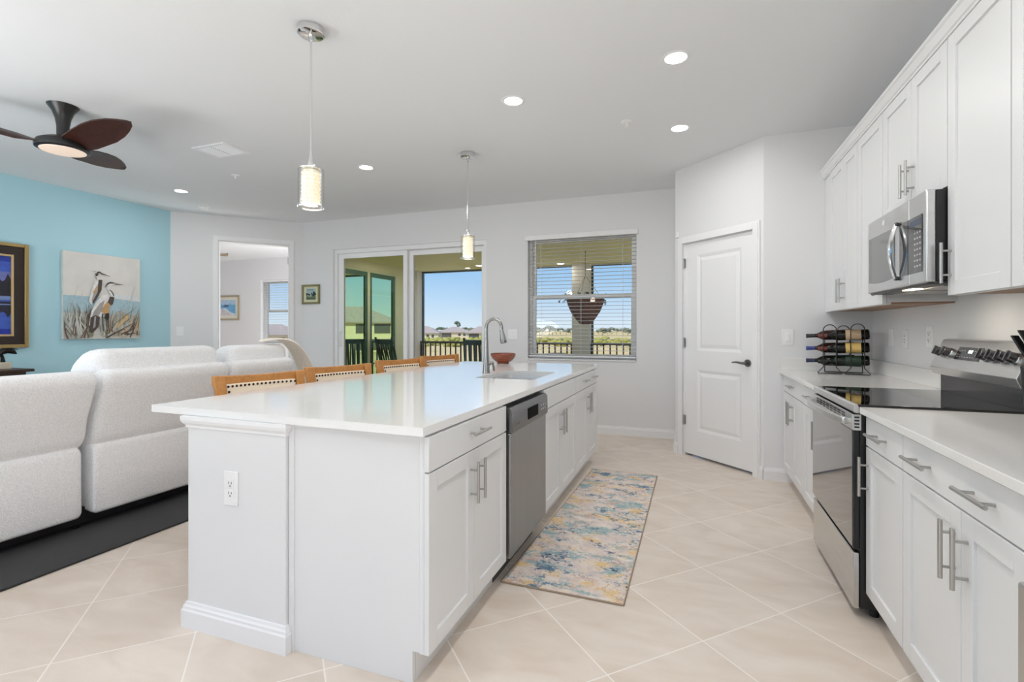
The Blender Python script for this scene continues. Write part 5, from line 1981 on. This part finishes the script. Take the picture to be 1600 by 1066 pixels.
# columns
struct('lanai_column_corner', MB().box(LX0 - .1, LX0 + .06, LY1 - .16, LY1 + .12, -.1, LC), M_STUCCO, smooth=False)
struct('lanai_column_middle', MB().box(-2.06, -1.735, LY1 - .12, LY1 + .16, -.1, LC), M_STUCCO, smooth=False)
struct('lanai_column_right', MB().box(2.2, 2.5, LY1 - .12, LY1 + .16, -.1, LC), M_STUCCO, smooth=False)
# screen frames
for nm, xa, xb_, lb in (('a', LX0 + .06, -2.06, 'dark bronze screen frame of the lanai opening beyond the sliding door'), ('b', -1.735, 2.2, 'dark bronze screen frame of the lanai opening right of the column')):
    mb = MB()
    frame_rect(mb, xa, xb_, -.03, LC - .001, .035, LY1 + .02, LY1 + .06)
    tag(build('screen_frame', mb, M_SCREEN, smooth=False), lb, 'screen frame')


def railing(xa, xb_, label):
    t = thing('balcony_railing', label, 'railing', ((xa + xb_) / 2, LY1 - .05, -.03))
    y = LY1 - .03
    build('top_rail', MB().box(xa, xb_, y - .03, y + .03, .965, 1.007), M_BRONZE, t, bevel=.004)
    build('bottom_rail', MB().box(xa, xb_, y - .018, y + .018, .07, .11), M_BRONZE, t, smooth=False)
    n = int((xb_ - xa) / .117)
    st0 = (xb_ - xa) / (n + 1)
    first = None
    off = t.location
    for k in range(n):
        x = xa + st0 * (k + 1)
        if first is None:
            first = build('baluster', MB().box(x - .0115, x + .0115, y - .0115, y + .0115, .11, .965), M_BRONZE, t, smooth=False)
            x_first = x
        else:
            c = first.copy()
            COL.objects.link(c)
            c.parent = t
            c.location = (x - x_first, 0, 0)
    for x in (xa + .02, xb_ - .02):
        build('post', MB().box(x - .022, x + .022, y - .022, y + .022, -.03, .965), M_BRONZE, t, smooth=False)
    return t


railing(LX0 + .06, -2.06, 'dark bronze balcony railing seen through the sliding door')
railing(-1.735, 2.2, 'dark bronze balcony railing right of the column, behind the kitchen blind')
ldl = dup(dl, (-3.72, 8.42, LC), label='small recessed light in the lanai ceiling seen through the sliding door')
dup(dl, (-4.5, 7.2, LC), label='added recessed light brightening the lanai ceiling near the teal reflecting door')  # invented fixture, put in to brighten the lanai
ldl = dup(dl, (-2.24, 8.68, LC), label='small recessed light in the lanai ceiling seen through the kitchen blind')

for x, y in ((-3.72, 8.42), (-2.24, 8.68), (-4.5, 7.2)):  # last position is the added lamp that brightens the lanai
    lamp('lanai_downlight_lamp', 'AREA', (x, y, LC - .012), 9 if x < -3 else 3, (1, .97, .92), (0, 0, -1), shape='DISK', size=.12)

# rocking chairs
M_CHAIR = mat('dark_green_chair', s2l((38, 52, 54)), .45)


def rocker():
    t = thing('rocking_chair', 'dark slatted rocking chair on the lanai beside the teal reflecting door', 'chair')
    W = .29
    for s_ in (-1, 1):
        build('back_post', MB().loft([[(s_ * W + a, y + b, z) for a, b in ((-.018, -.015), (.018, -.015), (.018, .015), (-.018, .015))] for z, y in ((.08, -.12), (.42, -.20), (1.14, -.36))]), M_CHAIR, t, world=False, bevel=.004)
        build('front_leg', MB().box(s_ * W - .02, s_ * W + .02, .24, .28, .075, .62), M_CHAIR, t, world=False, bevel=.004)
        build('arm', MB().box(s_ * W - .045, s_ * W + .045, -.28, .32, .62, .645), M_CHAIR, t, world=False, bevel=.006)
        pts = []
        for k in range(15):
            a = -1 + 2 * k / 14
            pts.append((s_ * W, a * .46, .022 + .10 * a * a))
        build('rocker_rail', MB().tube(pts, .02, 8), M_CHAIR, t, world=False)
    build('top_rail', MB().loft([[(x, -.348 - .012, 1.02), (x, -.335, 1.03), (x, -.358, 1.11), (x, -.38, 1.10)] for x in (-W, 0, W)]), M_CHAIR, t, world=False, bevel=.004)
    build('lower_rail', MB().loft([[(x, -.225, .48), (x, -.20, .485), (x, -.212, .54), (x, -.237, .535)] for x in (-W, 0, W)]), M_CHAIR, t, world=False, bevel=.004)
    for k in range(6):
        x = -W + .083 * (k + 1)
        build('slat', MB().loft([[(x - .02, y - .006, z), (x + .02, y - .006, z), (x + .02, y + .006, z), (x - .02, y + .006, z)] for z, y in ((.52, -.222), (1.04, -.348))]), M_CHAIR, t, world=False)
    mb = MB()
    for k in range(7):
        y = -.2 + k * .073
        mb.box(-W, W, y, y + .06, .41 + k * .004, .43 + k * .004)
    build('seat', mb, M_CHAIR, t, world=False, smooth=False)
    return t


rc = rocker()
rc.location = (-4.80, 7.52, -.03)
rc.rotation_euler = (0, 0, math.radians(-28))
r2 = dup(rc, (-3.30, 7.72, -.03), math.radians(14), 'dark slatted rocking chair on the lanai, seen through the right half of the sliding door')

# hanging basket
hb_ = thing('hanging_planter', 'brown woven cone planter with dry trailing plants hanging outside the kitchen window', 'planter', (-1.53, 7.42, 1.3))
bc_ = Vector((-1.53, 7.42, 0))
M_COIR = mat('coir_brown', s2l((112, 66, 38)), .95, spec=.1, vary=.4, vscale=30, bump=1.0, bscale=50)
build('basket', MB().lathe([(.05, 1.315), (.085, 1.33), (.16, 1.42), (.225, 1.52), (.265, 1.62), (.285, 1.69), (.275, 1.70), (.0, 1.68)], bc_, 28, caps=False), M_COIR, hb_)
mb = MB()
for k in range(3):
    a = k * 2 * PI / 3 + .4
    mb.tube([bc_ + Vector((.27 * math.cos(a), .27 * math.sin(a), 1.69)), bc_ + Vector((0, 0, 2.06))], .003, 5)
mb.tube([bc_ + Vector((0, 0, 2.05)), bc_ + Vector((0, 0, LC))], .004, 6)
build('hanger_wires', mb, M_BRONZE, hb_)
mb = MB()
rnd = random.Random(5)
for k in range(60):
    a = rnd.uniform(0, 2 * PI)
    r0 = rnd.uniform(.05, .24)
    p = bc_ + Vector((r0 * math.cos(a), r0 * math.sin(a), 1.69))
    out = Vector((math.cos(a), math.sin(a), 0))
    ln = rnd.uniform(.08, .2)
    q1 = p + out * ln * .6 + Vector((0, 0, rnd.uniform(.03, .09)))
    q2 = q1 + out * ln * .5 + Vector((0, 0, rnd.uniform(-.14, .02)))
    mb.tube([p, q1, q2], .004, 4)
    for w in (q1, (q1 + q2) / 2, q2):
        d_ = Vector((rnd.uniform(-1, 1), rnd.uniform(-1, 1), rnd.uniform(-1, 1))).normalized() * .028
        e_ = d_.cross(Vector((rnd.uniform(-1, 1), .3, 1))).normalized() * .014
        mb._new([w - d_, w + e_, w + d_, w - e_], [(0, 1, 2, 3)])
build('trailing_plants', mb, mat('dry_leaf', s2l((120, 108, 84)), .8, vcolor=s2l((86, 96, 66)), vscale=12), hb_)

# covered round table by the column
tb = thing('patio_table', 'grey covered round table on the lanai, its top just above the kitchen window sill', 'table', (-2.2, 8.25, -.03))
build('cover', MB().lathe([(.43, .25), (.42, .70), (.40, .775), (.30, .815), (.12, .84), (0, .845)], (-2.2, 8.25, 0), 36, caps=False), mat('grey_cover', s2l((92, 96, 108)), .8), tb)
build('pedestal', MB().lathe([(.25, -.029), (.25, 0), (.05, .03), (.05, .7)], (-2.2, 8.25, 0), 24), M_BRONZE, tb)

# ================================================================== OUTSIDE
GZ = -3.0
mgd = bpy.data.materials.new('dry_field')
mgd.use_nodes = True
nt = mgd.node_tree
N, L = nt.nodes, nt.links
b = N['Principled BSDF']
b.inputs['Roughness'].default_value = 1
b.inputs['Specular IOR Level'].default_value = 0
t = N.new('ShaderNodeTexCoord')
f1 = rramp(rnoise(.06, 6, 2, (1, 1, 1), .6), .52, .72)
f2 = rramp(rnoise(.5, 6, 5, (1, 1, 1), .7), .35, .65)
m1 = N.new('ShaderNodeMixRGB')
L.new(f2, m1.inputs['Fac'])
m1.inputs['Color1'].default_value = (*s2l((206, 180, 126)), 1)
m1.inputs['Color2'].default_value = (*s2l((224, 202, 152)), 1)
m2 = N.new('ShaderNodeMixRGB')
L.new(f1, m2.inputs['Fac'])
L.new(m1.outputs[0], m2.inputs['Color1'])
m2.inputs['Color2'].default_value = (*s2l((158, 152, 74)), 1)
L.new(m2.outputs[0], b.inputs['Base Color'])
gr_o = struct('ground', MB().box(-900, 700, -60, 1500, GZ - .5, GZ), mgd, smooth=False)

M_ROOF = mat('roof_tile', s2l((178, 162, 152)), .9, vary=.12, vscale=2, bump=.3, bscale=6)
M_HW = mat('house_stucco', s2l((226, 212, 182)), .9)
M_HT = mat('house_trim_white', s2l((236, 234, 226)), .7)
M_HWIN = mat('house_window', s2l((70, 82, 88)), .1)
M_SHADE = mat('house_lanai_screen', s2l((92, 90, 86)), .8)


def house(label, x, y, w, d_, rz, h=2.9, rise=2.7, mat_w=M_HW):
    t = thing('house', label, 'house', (x, y, GZ), rz)
    build('walls', MB().box(-w / 2, w / 2, -d_ / 2, d_ / 2, 0, h), mat_w, t, world=False, smooth=False)
    e = .6
    r = w / 2 - d_ / 2 if w > d_ else .6
    mb = MB()
    mb._new([(-w / 2 - e, -d_ / 2 - e, h), (w / 2 + e, -d_ / 2 - e, h), (w / 2 + e, d_ / 2 + e, h), (-w / 2 - e, d_ / 2 + e, h), (-r, 0, h + rise), (r, 0, h + rise)],
            [(0, 1, 5, 4), (1, 2, 5), (2, 3, 4, 5), (3, 0, 4), (3, 2, 1, 0)])
    mb.box(-w / 2 - e, w / 2 + e, -d_ / 2 - e, d_ / 2 + e, h - .2, h - .01)
    build('roof', mb, M_ROOF, t, world=False, smooth=False)
    for k, (xa, xb_, za, zb_) in enumerate(((-w * .42, -w * .1, .3, 2.4), (w * .12, w * .2, 1.0, 2.2), (w * .28, w * .36, 1.0, 2.2))):
        wd = build('window' if k else 'screened_porch', MB().box(xa, xb_, -d_ / 2 - .05, -d_ / 2 + .02, za, zb_), M_HWIN if k else M_SHADE, t, world=False, smooth=False)
    if h > 4:
        for xa, xb_ in ((-w * .42, -w * .27), (-w * .24, -w * .1)):
            build('screened_porch', MB().box(xa, xb_, -d_ / 2 - .05, -d_ / 2 + .02, 3.5, 5.3), M_SHADE, t, world=False, smooth=False)
        for xa, xb_ in ((w * .02, w * .08), (w * .16, w * .22), (w * .32, w * .38)):
            build('window', MB().box(xa, xb_, -d_ / 2 - .05, -d_ / 2 + .02, 3.6, 5.0), M_HWIN, t, world=False, smooth=False)
    for sx_ in (-1, 1):
        build('window', MB().box(sx_ * w / 2 - .05, sx_ * w / 2 + .05, -1.2, .6, 1.0, 2.2), M_HWIN, t, world=False, smooth=False)
    return t


def dirpt(px, dist):
    a = (px - 800) / F_PX
    f_ = Vector((-math.sin(YAW), math.cos(YAW)))
    r_ = Vector((math.cos(YAW), math.sin(YAW)))
    p = f_ + r_ * a
    return p * dist


HG = 'distant houses across the field'
for px, dist, w, d_, rz, lb in ((664, 205, 12.5, 10, .35, 'distant house with grey roof at the left of the open sliding door'),
                                (711, 255, 15.5, 12, .42, 'distant house with wide hip roof in the middle of the open sliding door'),
                                (753, 212, 13, 10, .42, 'distant house with cream wall at the right of the open sliding door'),
                                (424, 130, 17, 12, .75, 'distant house with pale roof seen in the bedroom window'),
                                (447, 200, 16, 12, .75, 'distant house seen at the right side of the bedroom window')):
    p = dirpt(px, dist)
    house(lb, p.x, p.y, w, d_, rz)
# neighbouring house to the right of the lanai, mirrored in the teal door glass
house('two storey cream house mirrored in the teal glass of the lanai door', 55, 82, 20, 13, math.radians(-38), h=5.7, rise=3.2)

M_LEAF = mat('tree_leaf_hazed', s2l((104, 112, 92)), .9, vcolor=s2l((126, 130, 106)), vscale=.6)  # distance haze is mixed into the leaf colour
M_LEAF2 = mat('bush_leaf', s2l((150, 150, 62)), .9, vcolor=s2l((176, 168, 84)), vscale=.8)
M_TRUNK = mat('trunk', s2l((96, 80, 66)), .9)


def tree(label, x, y, h, r, seed):
    t = thing('tree', label, 'tree', (x, y, GZ), group='distant trees along the horizon')
    build('trunk', MB().tube([(0, 0, 0), (.1, 0, h * .4), (0, .1, h * .75)], .2, 6, radii=[.22, .16, .08]), M_TRUNK, t, world=False)
    mb = MB()
    rr2 = random.Random(seed)
    for k in range(7):
        mb.blob((rr2.uniform(-r, r) * .7, rr2.uniform(-r, r) * .7, h * rr2.uniform(.6, 1.0)), r * rr2.uniform(.4, .65), (1, 1, .75), 2, .5, 3)
    build('crown', mb, M_LEAF, t, world=False, angle=180)
    return t


t0 = tree('lone tree rising between the distant roofs in the open sliding door', *dirpt(716.5, 262), 8.3, 1.8, 1)
treeA = tree('tree on the horizon', *dirpt(858, 330), 8.5, 3.0, 2)
treeB = tree('tree on the horizon', *dirpt(838, 380), 7.5, 3.6, 3)
placed = [dirpt(716.5, 262), dirpt(858, 330), dirpt(838, 380)]
for px in [843, 849, 862, 869, 876, 884, 893, 934, 941, 948, 956, 964, 972, 981, 990, 664, 676, 690, 702, 726, 737, 744, 415, 421, 430, 438, 447]:
    for _ in range(60):
        p = dirpt(px + random.uniform(-2, 2), random.uniform(300, 480))
        if all((p - q).length > 15 for q in placed):
            break
    placed.append(p)
    src = random.choice((treeA, treeB))
    c = dup(src, (p.x, p.y, GZ), random.uniform(0, 6), 'tree of the low dark tree line on the horizon')
    k = random.uniform(.50, .72)
    c.scale = (k * 1.4, k * 1.4, k)
treeA.scale = (1, 1, .78)
treeB.scale = (1, 1, .75)
treeA['label'] = treeB['label'] = 'tree of the low dark tree line on the horizon'


rr2 = random.Random(4)
for pxs, d0, d1, lb in ((list(range(656, 760, 4)) + list(range(842, 992, 7)), 120, 185, 'yellow green scrub growing across the dry field below the distant houses'),
                        (list(range(408, 452, 4)), 70, 105, 'yellow green scrub in front of the houses seen through the bedroom window')):
    mb = MB()
    for px in pxs:
        for _ in range(2):
            p = dirpt(px + rr2.uniform(-2, 2), rr2.uniform(d0, d1))
            r = rr2.uniform(.8, 1.9) * d0 / 120
            for k in range(4):
                mb.blob((p.x + rr2.uniform(-r, r), p.y + rr2.uniform(-r, r), GZ + r * rr2.uniform(.2, .6)), r * rr2.uniform(.4, .7), (1.3, 1, .7), 1, .5, 3)
    tag(build('scrub_bushes', mb, M_LEAF2, angle=180), lb, 'bushes', kind='stuff')
